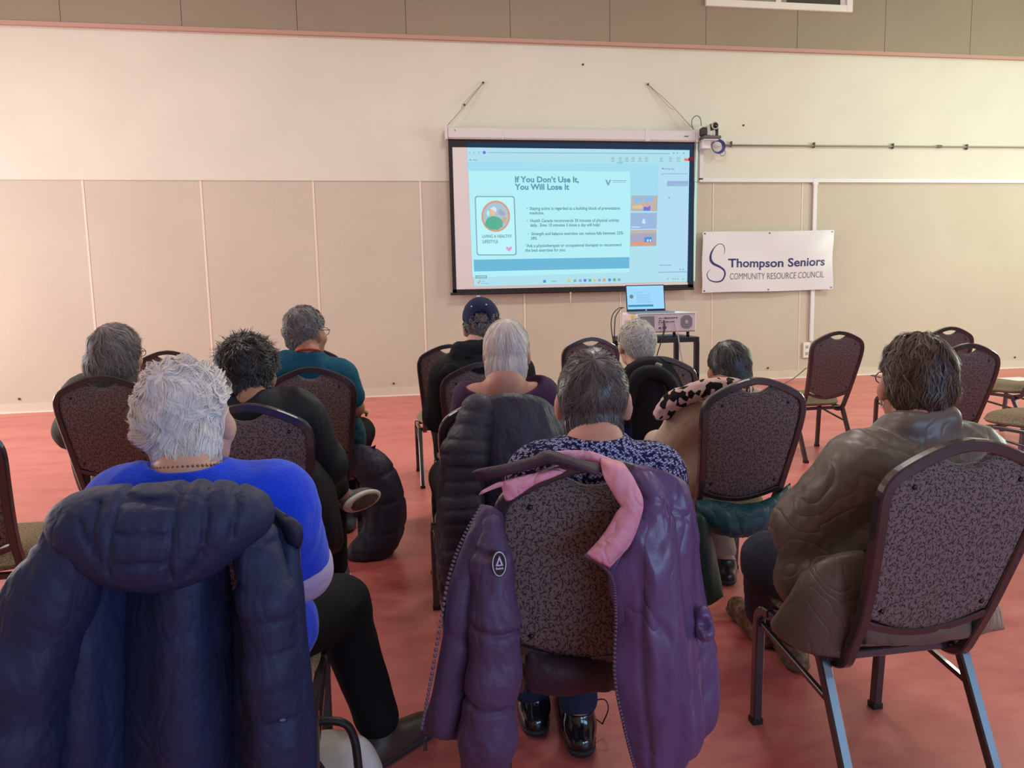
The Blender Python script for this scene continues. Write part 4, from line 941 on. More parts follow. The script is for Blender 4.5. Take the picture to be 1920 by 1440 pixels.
def person(label,bx,by,hc,yaw,nb,sL,sR,eL,eR,wL,wR,skm,top,hair,pitch=0,roll=0,hs=1.,gir=1.,kL=None,kR=None,aL=None,aR=None,tL=None,tR=None,
           pants=None,shoes=None,h=.0075,neck=None,glasses=None,earring=None,footL=None,footz=0,pel=None,male=False,th=1.,ears=True):
    t=thing('person',label,'person',(bx,by,0))
    hc=np.array(hc);nb=np.array(nb);sL,sR,eL,eR,wL,wR=[np.array(v,float) for v in (sL,sR,eL,eR,wL,wR)]
    R=rotm(yaw,pitch,roll); hp=lambda x,y,z: hc+R@(np.array([x,y,z])*hs)
    pel=np.array(pel if pel is not None else (bx,by+.045,.515)); 
    hL=pel+np.array([-.095,.03,-.02]); hR=pel+np.array([.095,.03,-.02])
    kL=np.array(kL if kL is not None else (bx-.12,by+.42,.50)); kR=np.array(kR if kR is not None else (bx+.12,by+.42,.50))
    aL=np.array(aL if aL is not None else (kL[0]-.01,kL[1]+.03,.10)); aR=np.array(aR if aR is not None else (kR[0]+.01,kR[1]+.03,.10))
    tL=np.array(tL if tL is not None else (aL[0]-.02,aL[1]+.155,.0)); tR=np.array(tR if tR is not None else (aR[0]+.02,aR[1]+.155,.0))
    sc_=(sL+sR)/2; sw=np.linalg.norm(sR-sL)/2; chest=sc_*.62+pel*.38+np.array([0,.015,0]); waist=sc_*.28+pel*.72+np.array([0,.02,0])
    axis=(sR-sL)/(2*sw)
    lo=np.min([hc-.17,sL-.12,sR-.12,eL-.1,eR-.1,wL-.2,wR-.2,kL-.14,kR-.14,aL-.1,aR-.1,tL-.08,tR-.08,pel-.24],0); hi=np.max([hc+.17,sL+.12,sR+.12,eL+.1,eR+.1,wL+.2,wR+.2,kL+.14,kR+.14,aL+.1,aR+.1,tL+.1,tR+.1,pel+.24],0); lo[2]=max(lo[2],-.02)
    def torso(F,g,k=.05):
        F.ell(chest,(sw*.86*gir+g,.105*gir+g,.17+g),k); F.ell(waist,(sw*.80*gir+g,.115*gir+g,.15+g),k+.02)
        F.ell(pel,(.165*gir+g,.13*gir+g,.115+g),k)
        F.cone(sL+axis*.03,sR-axis*.03,.062*gir+g,.062*gir+g,k); F.cone(sc_+np.array([0,0,-.03]),nb+np.array([0,0,-.015 if g>.02 else 0]),.075*gir+g*.8,.056+min(g,.012),k)
    def arms(F,g,frac=1.,k=.035,cuff=0,hands=False):
        for s_,e_,w_ in ((sL,eL,wL),(sR,eR,wR)):
            F.cone(s_,s_*(1-min(frac*2,1))+e_*min(frac*2,1),.056*gir+g,.056*gir+g+(.043*gir-.056*gir)*min(frac*2,1)+cuff*0,k)
            if frac>.5: q=(frac-.5)*2; F.cone(e_,e_*(1-q)+w_*q,.043*gir+g,(.043+(.028-.043)*q)*gir+g+cuff,k)
    def legs(F,g,hem=1.,k=.03):
        for h_,k_,a_ in ((hL,kL,aL),(hR,kR,aR)):
            F.cone(h_,k_,.088*gir*th+g,.062*gir*th+g,k); F.cone(k_,k_*(1-hem)+a_*hem,.060*gir*th+g,(.060+(.042-.060)*hem)*gir*th+g,k)
    # body ------------------------------------------------
    F=Field(lo,hi,h); g=-.010
    F.ell(hp(0,-.004,.0),(.074*hs,.094*hs,.098*hs),.02,R); F.ell(hp(0,.030,-.055),(.056*hs,.062*hs,.068*hs),.03,R)
    F.cone(hp(-.02,.06,-.095),hp(.02,.06,-.095),.026*hs,.026*hs,.03)
    F.cone(hp(0,-.022,-.06),nb+np.array([0,0,.0]),.052*hs if not male else .058*hs,.056,.03)
    F.cone(hp(0,.088,-.012),hp(0,.112,-.046),.008*hs,.013*hs,.012); F.cone(hp(-.03,.082,.010),hp(.03,.082,.010),.011*hs,.011*hs,.012)
    F.cone(hp(-.016,.091,-.078),hp(.016,.091,-.078),.007*hs,.007*hs,.006); F.cone(hp(-.013,.089,-.088),hp(.013,.089,-.088),.007*hs,.007*hs,.006)
    for s_ in (-1,1): F.ell(hp(s_*.030,.093,-.014),(.014,.010,.010),.006,R,'s'); F.ell(hp(s_*.042,.06,-.045),(.026*hs,.03*hs,.03*hs),.02,R)
    if ears:
        for s_ in (-1,1):
            Re=R@np.array(Matrix.Rotation(s_*-.45,3,'Z')@Matrix.Rotation(.2,3,'X'))
            F.ell(hp(s_*.083,-.010,-.020),(.0105*hs,.018*hs,.030*hs),.006,Re); F.ell(hp(s_*.081,-.002,-.050),(.010*hs,.012*hs,.014*hs),.010,Re)
            F.ell(hp(s_*.094,.004,-.016),(.006*hs,.010*hs,.018*hs),.004,Re,'s')
    torso(F,g); arms(F,g); legs(F,g)
    if footL is None: foot(F,aL,tL)
    else:
        hl_,dl_,ul_=[np.array(v,float) for v in footL]; dl_/=np.linalg.norm(dl_); ul_-=dl_*(ul_@dl_); ul_/=np.linalg.norm(ul_); RF=np.stack([dl_,np.cross(ul_,dl_),ul_],1)
        F.cone(aL,hl_+dl_*.03+ul_*.04,.036,.036,.02); F.ell(hl_+dl_*.10+ul_*.028,(.115,.034,.026),.02,RF)
    foot(F,aR,tR)
    for w_,e_,sd in ((wL,eL,1),(wR,eR,-1)):
        d=(w_-e_)/np.linalg.norm(w_-e_)*.6+np.array([sd*.25,.35,-.25]); hand(F,w_,d,(0,0,1),sd)
    F.mesh('body',skm,t)
    for s_ in (-1,1):
        e=MB().ball(hp(s_*.030,.080,-.014),.0125*hs,8,0).ball(hp(s_*.030,.0895,-.014),.0052*hs,6,1); e.build('eye',[M_eye,M_iris],t)
    # clothes ----------------------------------------------
    def garment(nm,g,mt,sleeve=1.,hem=None,neckcut=None,fold=.006,fs=1,collar=None,extra=None,dispf=None,cuff=0,hh=None,skirt=None,ff=22):
        F=Field(lo,hi,hh or h); torso(F,g); arms(F,g,sleeve,cuff=cuff)
        if skirt:
            for (a_,b_,ra,rb) in skirt: F.cone(a_,b_,ra,rb,.04)
        if extra: extra(F)
        z0=hem if hem is not None else pel[2]-.06
        F.V=np.maximum(F.V,(z0-F.ax[2])[None,None,:].astype(f32)) if skirt is None else F.V
        F.disp(folds(fs,fold,ff)); F.disp(folds(fs+3,fold*.38,ff*2.6,(1,1,.7)))
        if dispf is not None: F.disp(dispf)
        if neckcut is not None:
            c,r=neckcut; F.ell(nb+np.array(c),r,.006,None,'s')
        # keep cloth off the head
        F.ell(hp(0,.0,-.02),(.07,.09,.11),.0,R,'s')
        if collar:
            for (a_,b_,r_,k_) in collar: F.cone(a_,b_,r_,r_,k_)
            F.cone(nb+np.array([0,0,.12]),nb+np.array([0,.02,-.01]),.062,.060,.004,'s')
        # open the sleeve ends
        return F.mesh(nm,mt,t)
    for gkw in top: garment(**gkw)
    F=Field(lo,hi,h); legs(F,.010,hem=.93); F.ell(pel+np.array([0,.0,-.01]),(.160*gir,.125*gir,.11),.05); F.V=np.maximum(F.V,(F.ax[2]-pel[2]-.16)[None,None,:].astype(f32)) ; F.disp(folds(77,.006,20,(1,.6,1))); F.mesh('trousers',pants,t)
    if footL is not None:
        F=Field(hl_-.2,hl_+.3,.006); F.ell(hl_+dl_*.105+ul_*.030,(.132,.042,.036),.02,RF); F.cone(hl_+dl_*.03+ul_*.03,hl_+dl_*.035+ul_*.075,.040,.040,.02); so=F.mesh('shoe',shoes[0],t)
        F=Field(hl_-.2,hl_+.3,.006); F.ell(hl_+dl_*.105+ul_*.006,(.140,.049,.024),.0,RF); F.ell(hl_+dl_*.105-ul_*.040,(.3,.3,.036),.002,RF,'s'); F.mesh('sole',shoes[1],so)
        F=Field(hl_-.2,hl_+.3,.005); F.ell(hl_+dl_*.105-ul_*.003,(.128,.041,.006),.0,RF); F.mesh('outsole',mat('outsole_grey',S(92,88,84),.8),so)
    for a_,q in ((aL,tL),(aR,tR))[(1 if footL is not None else 0):]:
        F=Field(np.minimum(a_,q)-.1,np.maximum(a_,q)+.1,.006); foot(F,a_,q,1,.006); F.V=np.maximum(F.V,(F.ax[2]-(q[2]+.105))[None,None,:].astype(f32)); F.V=np.maximum(F.V,(q[2]+.004-F.ax[2])[None,None,:].astype(f32))
        so=F.mesh('shoe',shoes[0],t)
        F=Field(np.minimum(a_,q)-.1,np.maximum(a_,q)+.1,.006); foot(F,a_,q,1,.012); F.V=np.maximum(F.V,(F.ax[2]-(q[2]+.024))[None,None,:].astype(f32)); F.V=np.maximum(F.V,(q[2]+.0-F.ax[2])[None,None,:].astype(f32)); F.mesh('sole',shoes[1],so)
    if hair: hair(t,hc,R,hs)
    if glasses:
        mb=MB()
        for s_ in (-1,1):
            mb.tube([hp(s_*.033+.024*cos(a),.103,-.014+.018*sin(a)) for a in np.linspace(0,2*pi,15)[:-1]],.0016,5,0,closed=True)
            mb.tube([hp(s_*.057,.103,-.008),hp(s_*.074,.088,-.006),hp(s_*.083,.0,-.002),hp(s_*.083,-.02,-.012)],.002,5)
        mb.tube([hp(-.009,.104,-.01),hp(0,.107,-.006),hp(.009,.104,-.01)],.0016,5); mb.build('glasses',glasses,t)
    if earring:
        for s_ in (-1,1):
            kind,em=earring; c=hp(s_*.080,.002,-.066)
            if kind=='hoop': mb=MB().tube([c+R@np.array([0,.010*cos(a),.010*sin(a)-.004]) for a in np.linspace(0,2*pi,13)[:-1]],.0018,5,0,closed=True)
            else: mb=MB().ball(c+np.array([0,0,-.012]),(.006,.006,.010),8).tube([c+np.array([0,0,.008]),c+np.array([0,0,-.006])],.001,4)
            mb.build('earring',em,t)
    return t,hp,R
# ------------------------------------------------------------ the audience
def arr(*a): return np.array(a,float)
SK1=skin('fair',S(214,168,150)); SK2=skin('tan',S(176,128,104)); SK3=skin('rosy',S(206,150,130))
def cloth(name,c,rough=.85,bump=.25,bs=180,sheen=.0,var=.06,vs=8,wr=.18,wrs=9): return mat(name,c,rough,bump=bump,bscale=bs,var=var,vscale=vs,spec=.22,sheen=sheen,wr=wr,wrs=wrs)
SH_BLK=mat('shoe_black',S(30,30,32),.3); SOLE_D=mat('sole_dark',S(46,44,46),.7); SOLE_W=mat('sole_white',S(214,210,202),.6)
P_BLK=cloth('trousers_black',S(20,20,24)); P_JEAN=cloth('jeans_dark',S(44,54,78)); P_BEI=cloth('trousers_beige',S(150,134,116))
def hairfn(H,limit,mt,**kw):
    return lambda t,hc,R,hs: make_hair(H,limit,mt,t,hc,R,hs,**kw)
# 1 white curls, royal blue top -------------------------------------
HW=strand_mat('hair_white',S(252,246,242),S(226,216,214),.7,.12); 
p1,hp1,R1=person('woman with fluffy white hair in a royal blue top, nearest on the left',-.36,1.73,AY(352,772,1.70),-.26,AY(352,888,1.61),AY(238,958,1.60),AY(520,945,1.62),AY(205,1100,1.66),AY(562,1062,1.72),(-.42,2.0,.58),(-.22,2.02,.585),SK1,
 [dict(nm='blue_top',g=.020,mt=cloth('royal_blue_knit',S(14,70,236),.8,.3,260,.25),sleeve=.50,neckcut=((0,.01,.045),(.082,.09,.05)),fold=.010,fs=4,hem=.42)],
 hairfn([((0,-.016,.018),(.085,.098,.094)),((-.004,-.03,.0),(.083,.090,.092)),((.020,-.046,-.070),(.064,.072,.094))],lim_fn(.85,1.30,2.70),HW,n=13000,wd=.0010,seed=11,clump=.010,cf=13,lift=.010,wav=.55,wavf=6,length=(.25,.6),flick=.007,azd=.16,smoothk=1,pole=(0,-.75,.66)),
 pitch=-.04,roll=-.05,hs=1.04,gir=1.12,h=.0065,kR=AY(636,1135,2.06),aR=AZ(712,1362,.10),tR=AZ(790,1380,0),kL=(-.62,2.1,.5),pants=P_BLK,shoes=(mat('shoe_brown',S(74,58,52),.45,var=.15),SOLE_D),ears=True)
mb=MB(); nk=AY(352,880,1.61)
for i in range(46):
    a=2*pi*i/46; mb.ball(nk+arr(.066*cos(a),.066*sin(a)+.01,.004-.014*sin(a)),.0034,4,0)
mb.build('necklace',mat('necklace_gold',S(150,118,70),.3,.8),p1)
mb=MB(); e=AY(562,1062,1.72)+arr(-.02,.05,-.03)
e1_=AY(588,1072,1.71)
F=Field(e1_-.12,e1_+.12,.006); s_,q_=AY(520,945,1.62),AY(562,1062,1.72); dd=(q_-s_)/np.linalg.norm(q_-s_); F.cone(q_+dd*.0,q_+dd*.012,.074,.072,.004); F.mesh('sleeve_cuff',cloth('cuff_lilac',S(204,186,222)),p1)
# 2 long grey hair --------------------------------------------------
HG=strand_mat('hair_grey',S(160,150,146),S(88,84,82),.5)
p2,_,_=person('woman with long grey hair and glasses in a grey-green coat, far left',-1.20,3.97,AY(220,658,3.86),-.55,AY(212,712,3.80),AY(158,742,3.84),AY(262,738,3.84),AY(136,808,3.90),AY(285,805,3.95),(-1.30,4.25,.60),(-1.08,4.27,.60),SK1,
 [dict(nm='coat',g=.032,mt=cloth('coat_olive_grey',S(84,84,76),.7),neckcut=((0,.02,.07),(.075,.085,.05)),fold=.012,fs=8,hem=.36,skirt=None)],
 hairfn([((0,-.01,.012),(.098,.112,.11)),((-.01,-.03,-.07),(.112,.105,.115)),((-.06,-.05,-.13),(.06,.06,.06))],lim_fn(.80,2.35,2.7),HG,n=6000,wd=.0018,seed=21,clump=.006,cf=8,lift=.010,length=(.6,1.3),flick=.02,azd=.2,wav=.2,wavf=5),
 hs=1.05,gir=1.12,h=.008,pants=P_BLK,shoes=(SH_BLK,SOLE_D),glasses=M_gl)
# long coat hem hanging left of the chair
pillow('coat_hem',[[(124,760,3.86),(140,765,3.80),(165,765,3.80)],[(122,800,3.88),(140,810,3.80),(165,810,3.80)],[(132,850,3.86),(146,850,3.80),(168,850,3.82)],[(140,890,3.86),(154,890,3.82),(170,885,3.84)],[(152,925,3.86),(160,932,3.84),(168,930,3.86)]],.018,MATS['coat_olive_grey'],p2,wr=.010,wf=26)
# 3 black hair ------------------------------------------------------
HB=strand_mat('hair_black',S(58,54,54),S(20,19,20),.42,.45)
p3,_,_=person('person with short black hair in a dark coat, one leg crossed, second row left',-.41,2.82,AY(466,690,2.79),-.27,AY(472,755,2.70),AY(402,795,2.72),AY(560,782,2.74),AY(395,880,2.80),AY(606,872,2.86),(-.50,3.12,.60),(-.26,3.12,.60),SK2,
 [dict(nm='coat',g=.030,mt=cloth('coat_black',S(36,38,44),.6,.2),neckcut=((0,.02,.075),(.070,.08,.045)),fold=.012,fs=12,hem=.36,dispf=None)],
 hairfn([((0,-.012,.012),(.090,.104,.100)),((0,-.042,-.055),(.076,.075,.085))],lim_fn(.8,1.72,2.38),HB,n=6000,wd=.0017,seed=31,clump=.008,cf=12,lift=.015,wav=.1,length=(.25,.6),flick=.028,azd=.4),
 hs=1.04,gir=1.15,h=.0075,kL=(-.34,3.20,.60),aL=AY(632,915,3.14),kR=(-.22,3.24,.52),pants=P_BLK,shoes=(mat('trainer_grey',S(70,74,78),.5,var=.2),SOLE_W),footL=(AY(656,948,3.12),(.5,.82,-.1),(-.75,.5,.4)),glasses=mat('glasses_silver',S(180,184,190),.25,.7),earring=('ball',mat('pearl',S(230,225,220),.25)))
pillow('coat_skirt',[[(540,845,2.66),(575,850,2.70),(600,870,2.80)],[(548,900,2.64),(590,900,2.68),(622,905,2.80)],[(560,960,2.64),(600,960,2.66),(636,965,2.78)],[(580,1010,2.66),(612,1010,2.68),(642,1010,2.78)],[(588,1036,2.70),(616,1040,2.72),(636,1034,2.78)]],.022,MATS['coat_black'],p3,wr=.008,wf=20)
MB().tube([AY(636,985,2.74),AY(640,1003,2.75)],.003,5).build('zip_pull',mat('zip_metal',S(180,176,170),.3,.8),p3)
# 4 teal shirt ------------------------------------------------------
HS=strand_mat('hair_salt_grey',S(150,144,142),S(72,66,68),.5)
p4,hp4,_=person('man in a teal shirt with short grey hair, glasses and a red lanyard',-.30,3.99,AY(573,618,3.93),-.60,AY(578,668,3.84),AY(528,692,3.84),AY(640,706,3.88),AY(516,770,3.90),AY(667,765,3.94),(-.36,4.28,.60),(-.10,4.27,.64),SK2,
 [dict(nm='teal_shirt',g=.018,mt=cloth('teal_cotton',S(30,92,116),.85),sleeve=.30,neckcut=((0,.02,.045),(.075,.085,.045)),fold=.009,fs=16,hem=.40)],
 hairfn([((0,-.012,.010),(.086,.108,.104)),((0,-.03,-.045),(.068,.08,.08))],lim_fn(.85,1.55,2.3),HS,n=3800,wd=.002,seed=41,clump=.005,cf=11,lift=.008,wav=.1,length=(.25,.5),flick=.008,azd=.35),
 hs=1.05,gir=1.12,h=.008,aR=AZ(650,962,.09),tR=AZ(654,966,0)+arr(.02,.10,0),kR=(-.10,4.36,.50),pants=P_BLK,shoes=(mat('trainer_slate',S(70,84,100),.5),SOLE_D),glasses=M_gl,male=True)
pillow('shirt_tail',[[(650,770,3.93),(664,775,3.94),(676,790,4.02)],[(655,805,3.93),(670,805,3.94),(683,812,4.02)],[(656,838,3.94),(672,840,3.95),(686,838,4.02)]],.02,mat('teal_print',S(24,72,88),.8,var=.5,vscale=38,col2=S(38,110,128)),p4,wr=.008)
nb4=AY(578,668,3.84)
MB().tube([nb4+arr(.068*cos(a)*.95,.068*sin(a)+.004,.018-.02*sin(a)) for a in np.linspace(0,2*pi,25)[:-1]],.0055,6,0,closed=True).build('lanyard',mat('lanyard_red',S(190,48,36),.7),p4)
# 5 cap -------------------------------------------------------------
p5,hp5,R5=person('man in a navy baseball cap and dark hooded sweatshirt',.505,3.92,AY(903,604,3.82),-.14,AY(893,652,3.74),AY(842,706,3.76),AY(966,700,3.78),AY(826,778,3.80),AY(984,780,3.84),(.42,4.18,.60),(.66,4.20,.60),SK1,
 [dict(nm='hooded_sweatshirt',g=.034,mt=cloth('sweatshirt_charcoal',S(42,44,46),.9),neckcut=((0,.05,.10),(.05,.055,.04)),fold=.012,fs=20,hem=.40,collar=[(AY(862,668,3.74),AY(925,660,3.74),.045,.04),(AY(850,690,3.70),AY(900,700,3.68),.040,.05)])],
 hairfn([((0,-.010,.0),(.079,.098,.095)),((0,-.035,-.05),(.072,.072,.072))],lim_fn(1.3,1.6,2.32),strand_mat('hair_ash',S(142,132,124),S(92,84,80),.55),n=2600,wd=.0022,seed=51,clump=.008,cf=13,lift=.010,wav=.15,length=(.3,.5),flick=.014,azd=.4,pole=(0,-.1,1)),
 hs=1.06,gir=1.14,h=.008,pants=P_BLK,shoes=(SH_BLK,SOLE_D),male=True,pitch=.05,roll=-.10)
F=Field(AY(890,680,3.70)-arr(.22,.12,.12),AY(890,680,3.70)+arr(.22,.22,.12),.008)
F.cone(AY(862,656,3.70),AY(925,648,3.70),.040,.040,.03); F.cone(AY(845,694,3.67),AY(925,690,3.66),.036,.036,.05); F.cone(AY(858,668,3.70),AY(862,664,3.82),.034,.026,.03); F.cone(AY(928,662,3.70),AY(930,662,3.84),.034,.026,.03); F.cone(AY(836,700,3.67),AY(820,702,3.74),.022,.012,.03)
F.disp(folds(22,.014,30,(1,1,1))); F.mesh('hood',MATS['sweatshirt_charcoal'],p5)
M_cap=cloth('cap_navy',S(22,30,74),.7,.3,300); V=[];Q=[]; NT,NP=16,48
for i in range(NT+1):
    for j in range(NP):
        a=2*pi*j/NP; th=1.50*i/NT; back=max(0,-cos(a))
        th2=th*(1.0+.17*back); r=arr(.088,.106,.102)
        if i>NT-6 and abs(a-pi)<.42: pass
        d=arr(sin(th2)*sin(a)*r[0],sin(th2)*cos(a)*r[1]-.006,cos(th2)*r[2]+.018); V.append(hp5(*d))
for i in range(NT):
    for j in range(NP):
        a=2*pi*(j+.5)/NP; hgt=((i+.5)-(NT-3.2))/2.2; 
        if NT-6<i<NT-1 and abs(a-pi)<.44*math.sqrt(max(0,1-((NT-1.5-i)/4.2)**2)): continue
        Q.append((i*NP+j,(i+1)*NP+j,(i+1)*NP+(j+1)%NP,i*NP+(j+1)%NP))
cp5=link('cap',pydata(V,Q,True),M_cap,p5)
md=cp5.modifiers.new('t','SOLIDIFY'); md.thickness=.004; md.offset=1
bv=[];bq=[]
for i in range(7):
    for j in range(15):
        a=-1.05+2.1*j/14; u=i/6; bv.append(hp5(sin(a)*.086*(1-.06*u),.096*cos(a)*(1-.25*u)+.012+.085*u*cos(a*.75),.016-.012*u-.018*abs(sin(a))*u))
for i in range(6):
    for j in range(14): k=i*15+j; bq.append((k,k+1,k+16,k+15))
bm_=link('brim',pydata(bv,bq,True),M_cap,cp5); md=bm_.modifiers.new('t','SOLIDIFY'); md.thickness=.004
M_wht=mat('stitch_white',S(225,228,240),.6)
mb=MB().ball(hp5(0,-.006,.121),(.010,.010,.005),8)
for a in (.55,1.6,2.65,3.7,4.75,5.8): mb.ball(hp5(.068*sin(a),.083*cos(a)-.006,.084),(.0042,.0042,.0042),6)
mb.build('cap_button',M_wht,cp5)
MB().box(hp5(-.016,-.106,-.012)-arr(0,.006,0),hp5(.020,-.106,.004)+arr(0,.006,0)).build('cap_strap_mark',mat('cap_mark',S(150,152,176),.6,var=.5,vscale=90),cp5)
# 6 blonde ----------------------------------------------------------
HBl=strand_mat('hair_silver_blonde',S(246,238,230),S(192,180,174),.45,.3)
p6,hp6,_=person('woman with a silver-blonde bob in a dark purple top with drop earrings',.40,2.76,AY(950,654,2.70),-.28,AY(948,712,2.64),AY(886,748,2.66),AY(1014,744,2.68),AY(862,830,2.70),AY(1040,830,2.74),(.30,3.05,.59),(.50,3.05,.59),SK3,
 [dict(nm='purple_top',g=.014,mt=cloth('top_aubergine',S(72,46,78),.8),neckcut=((-.01,-.005,.0),(.140,.12,.058)),fold=.006,fs=24,hem=.40)],
 hairfn([((0,-.010,.010),(.086,.104,.107)),((0,-.036,-.07),(.079,.084,.108))],lim_fn(.8,1.9,2.75),HBl,n=6000,wd=.0015,seed=61,clump=.0025,cf=7,lift=.004,length=(.6,1.3),flick=.004,azd=.12,pole=(0,-.35,.93)),
 hs=.93,gir=1.0,h=.0075,pants=P_BLK,shoes=(SH_BLK,SOLE_D),earring=('hoop',mat('earring_gold',S(170,130,70),.25,.9)))
# 7 knit ------------------------------------------------------------
HD=strand_mat('hair_dark_grey',S(112,102,102),S(38,34,36),.36,.6)
knit=mat('knit_navy_white',S(40,40,86),.9,spec=.2); N=knit.node_tree.nodes; L=knit.node_tree.links
tc=N.new('ShaderNodeTexCoord'); sp_k=N.new('ShaderNodeSeparateXYZ'); L.new(tc.outputs['Object'],sp_k.inputs[0])
col=nmath(N,L,'MULTIPLY',sp_k.outputs[0],95.); fr_=nmath(N,L,'FRACT',col); v_=nmath(N,L,'ABSOLUTE',nmath(N,L,'SUBTRACT',fr_,.5))
hz_=nmath(N,L,'ADD',sp_k.outputs[2],nmath(N,L,'MULTIPLY',sp_k.outputs[1],.8))
row=nmath(N,L,'FRACT',nmath(N,L,'ADD',nmath(N,L,'MULTIPLY',hz_,120.),nmath(N,L,'MULTIPLY',v_,1.6)))
nz=N.new('ShaderNodeTexNoise'); nz.inputs['Scale'].default_value=120; L.new(tc.outputs['Object'],nz.inputs['Vector'])
th_=nmath(N,L,'GREATER_THAN',nz.outputs[0],.50)
rr_=N.new('ShaderNodeMix'); rr_.data_type='RGBA'; L.new(nmath(N,L,'MULTIPLY',th_,nmath(N,L,'LESS_THAN',nmath(N,L,'ABSOLUTE',nmath(N,L,'SUBTRACT',row,.5)),.34)),rr_.inputs[0])
rr_.inputs[6].default_value=(*S(44,42,84),1); rr_.inputs[7].default_value=(*S(206,204,240),1); L.new(rr_.outputs[2],N['Principled BSDF'].inputs['Base Color'])
bp=N.new('ShaderNodeBump'); bp.inputs['Distance'].default_value=.006; bp.inputs['Strength'].default_value=.9; L.new(row,bp.inputs['Height']); L.new(bp.outputs[0],N['Principled BSDF'].inputs['Normal'])
p7,hp7,R7=person('woman with short dark grey hair in a navy and white knitted sweater, in the middle',.414,1.75,AY(1112,741,1.70),-.28,AY(1116,832,1.625),AY(1012,898,1.60),AY(1226,896,1.64),AY(995,1010,1.66),AY(1228,1010,1.72),(.34,2.02,.57),(.52,2.02,.57),SK3,
 [dict(nm='knit_sweater',g=.016,mt=knit,neckcut=((0,.005,.048),(.080,.088,.045)),fold=.006,fs=28,hem=.40)],
 hairfn([((0,-.012,.010),(.083,.104,.104)),((0,-.046,-.072),(.069,.072,.094))],lim_fn(.85,1.30,2.72),HD,n=11000,wd=.0010,seed=71,clump=.003,cf=8,lift=.005,wav=.04,length=(.35,.8),flick=.004,azd=.3,pole=(.02,-.62,.78)),
 hs=.955,gir=1.06,h=.006,kL=(.30,2.14,.47),kR=(.53,2.14,.47),aL=AZ(1000,1302,.09),aR=AZ(1085,1330,.10),tL=AZ(1000,1302,0)+arr(0,.12,0),tR=AZ(1070,1325,0)+arr(0.02,.13,0),pants=P_JEAN,shoes=(mat('shoe_patent',S(26,28,34),.12,coat=.6),SOLE_D))
mb=MB()
for s_ in (-1,1):
    a=AZ(1100,1310,.09)+arr(.0,-.02,0); mb.tube(crom([a,a+arr(.02*s_+.02,-.02,.015),a+arr(.03*s_+.02,-.03,-.01),a+arr(.035,-.02,-.06)],4),.002,5)
mb.build('shoe_lace',SH_BLK,p7)
# 8 white hair ------------------------------------------------------
p8,_,_=person('man with white hair at the projector cart, black coat behind him',1.36,3.86,AY(1193,640,3.79),.05,AY(1200,694,3.73),AY(1152,735,3.74),AY(1268,730,3.76),AY(1146,800,3.80),AY(1290,800,3.82),(1.24,4.12,.60),(1.46,4.14,.60),SK1,
 [dict(nm='dark_jacket',g=.020,mt=cloth('jacket_ink',S(34,36,44),.8),neckcut=((0,.02,.07),(.07,.08,.045)),fold=.010,fs=32,hem=.40)],
 hairfn([((0,-.012,.008),(.088,.104,.102)),((0,-.03,-.04),(.072,.08,.078))],lim_fn(1.0,1.6,2.25),strand_mat('hair_cream_white',S(226,220,204),S(160,158,158),.5),n=3600,wd=.002,seed=81,clump=.004,cf=10,lift=.007,wav=.25,length=(.4,.8),flick=.008,azd=.8,pole=(.1,-.75,.65)),
 hs=1.04,gir=1.08,h=.008,pants=P_BLK,shoes=(SH_BLK,SOLE_D),male=True)
# 9 dark bun, scarf -------------------------------------------------
p9,hp9,_=person('woman with dark hair in a low bun, beige jacket and patterned scarf',1.36,2.88,AY(1366,684,2.94),.02,AY(1352,735,2.86),AY(1292,782,2.86),AY(1420,770,2.88),AY(1256,838,2.92),AY(1430,850,2.96),(1.20,3.16,.60),(1.40,3.18,.60),SK2,
 [dict(nm='beige_jacket',g=.024,mt=cloth('jacket_beige_fleece',S(204,182,162),.95,.3,120,.3),neckcut=((0,.02,.06),(.07,.08,.04)),fold=.009,fs=36,hem=.40)],
 hairfn([((0,-.010,.008),(.088,.106,.102)),((0,-.045,-.035),(.078,.075,.075)),((.01,-.085,-.07),(.052,.045,.045))],lim_fn(.8,1.72,2.42),strand_mat('hair_bun_dark',S(88,86,86),S(26,26,28),.4,.5),n=5000,wd=.0017,seed=91,clump=.003,cf=8,lift=.006,wav=.1,length=(.5,1.1),flick=.006,azd=.25,pole=(-.3,.1,1)),
 hs=.93,gir=1.03,h=.0075,pel=(1.30,2.95,.515),kL=(1.22,3.30,.50),kR=(1.46,3.30,.5),aR=AZ(1360,1045,.10),tR=AZ(1358,1050,0)+arr(0.0,.14,0),pants=P_BEI,shoes=(SH_BLK,SOLE_D))
scf=mat('scarf_print',S(214,180,174),.85,spec=.2); N=scf.node_tree.nodes; L=scf.node_tree.links
tc=N.new('ShaderNodeTexCoord'); vo=N.new('ShaderNodeTexVoronoi'); vo.inputs['Scale'].default_value=42; L.new(tc.outputs['Object'],vo.inputs['Vector'])
sc1=N.new('ShaderNodeSeparateColor'); L.new(vo.outputs['Color'],sc1.inputs[0])
mxs=N.new('ShaderNodeMix'); mxs.data_type='RGBA'; L.new(nmath(N,L,'GREATER_THAN',sc1.outputs[0],.52),mxs.inputs[0]); mxs.inputs[6].default_value=(*S(216,184,178),1); mxs.inputs[7].default_value=(*S(34,26,30),1); L.new(mxs.outputs[2],N['Principled BSDF'].inputs['Base Color'])
F=Field(arr(1.0,2.6,.75),arr(1.6,3.15,1.05),.006)
q=[AY(1240,778,2.86),AY(1262,752,2.82),AY(1295,738,2.79),AY(1330,728,2.78),AY(1368,726,2.79),AY(1390,730,2.84),AY(1395,735,2.92),AY(1370,738,3.0),AY(1320,742,2.98),AY(1290,752,2.92)]
q=crom(q,3)
for a,b in zip(q[:-1],q[1:]): F.cone(a,b,.032,.032,.02)
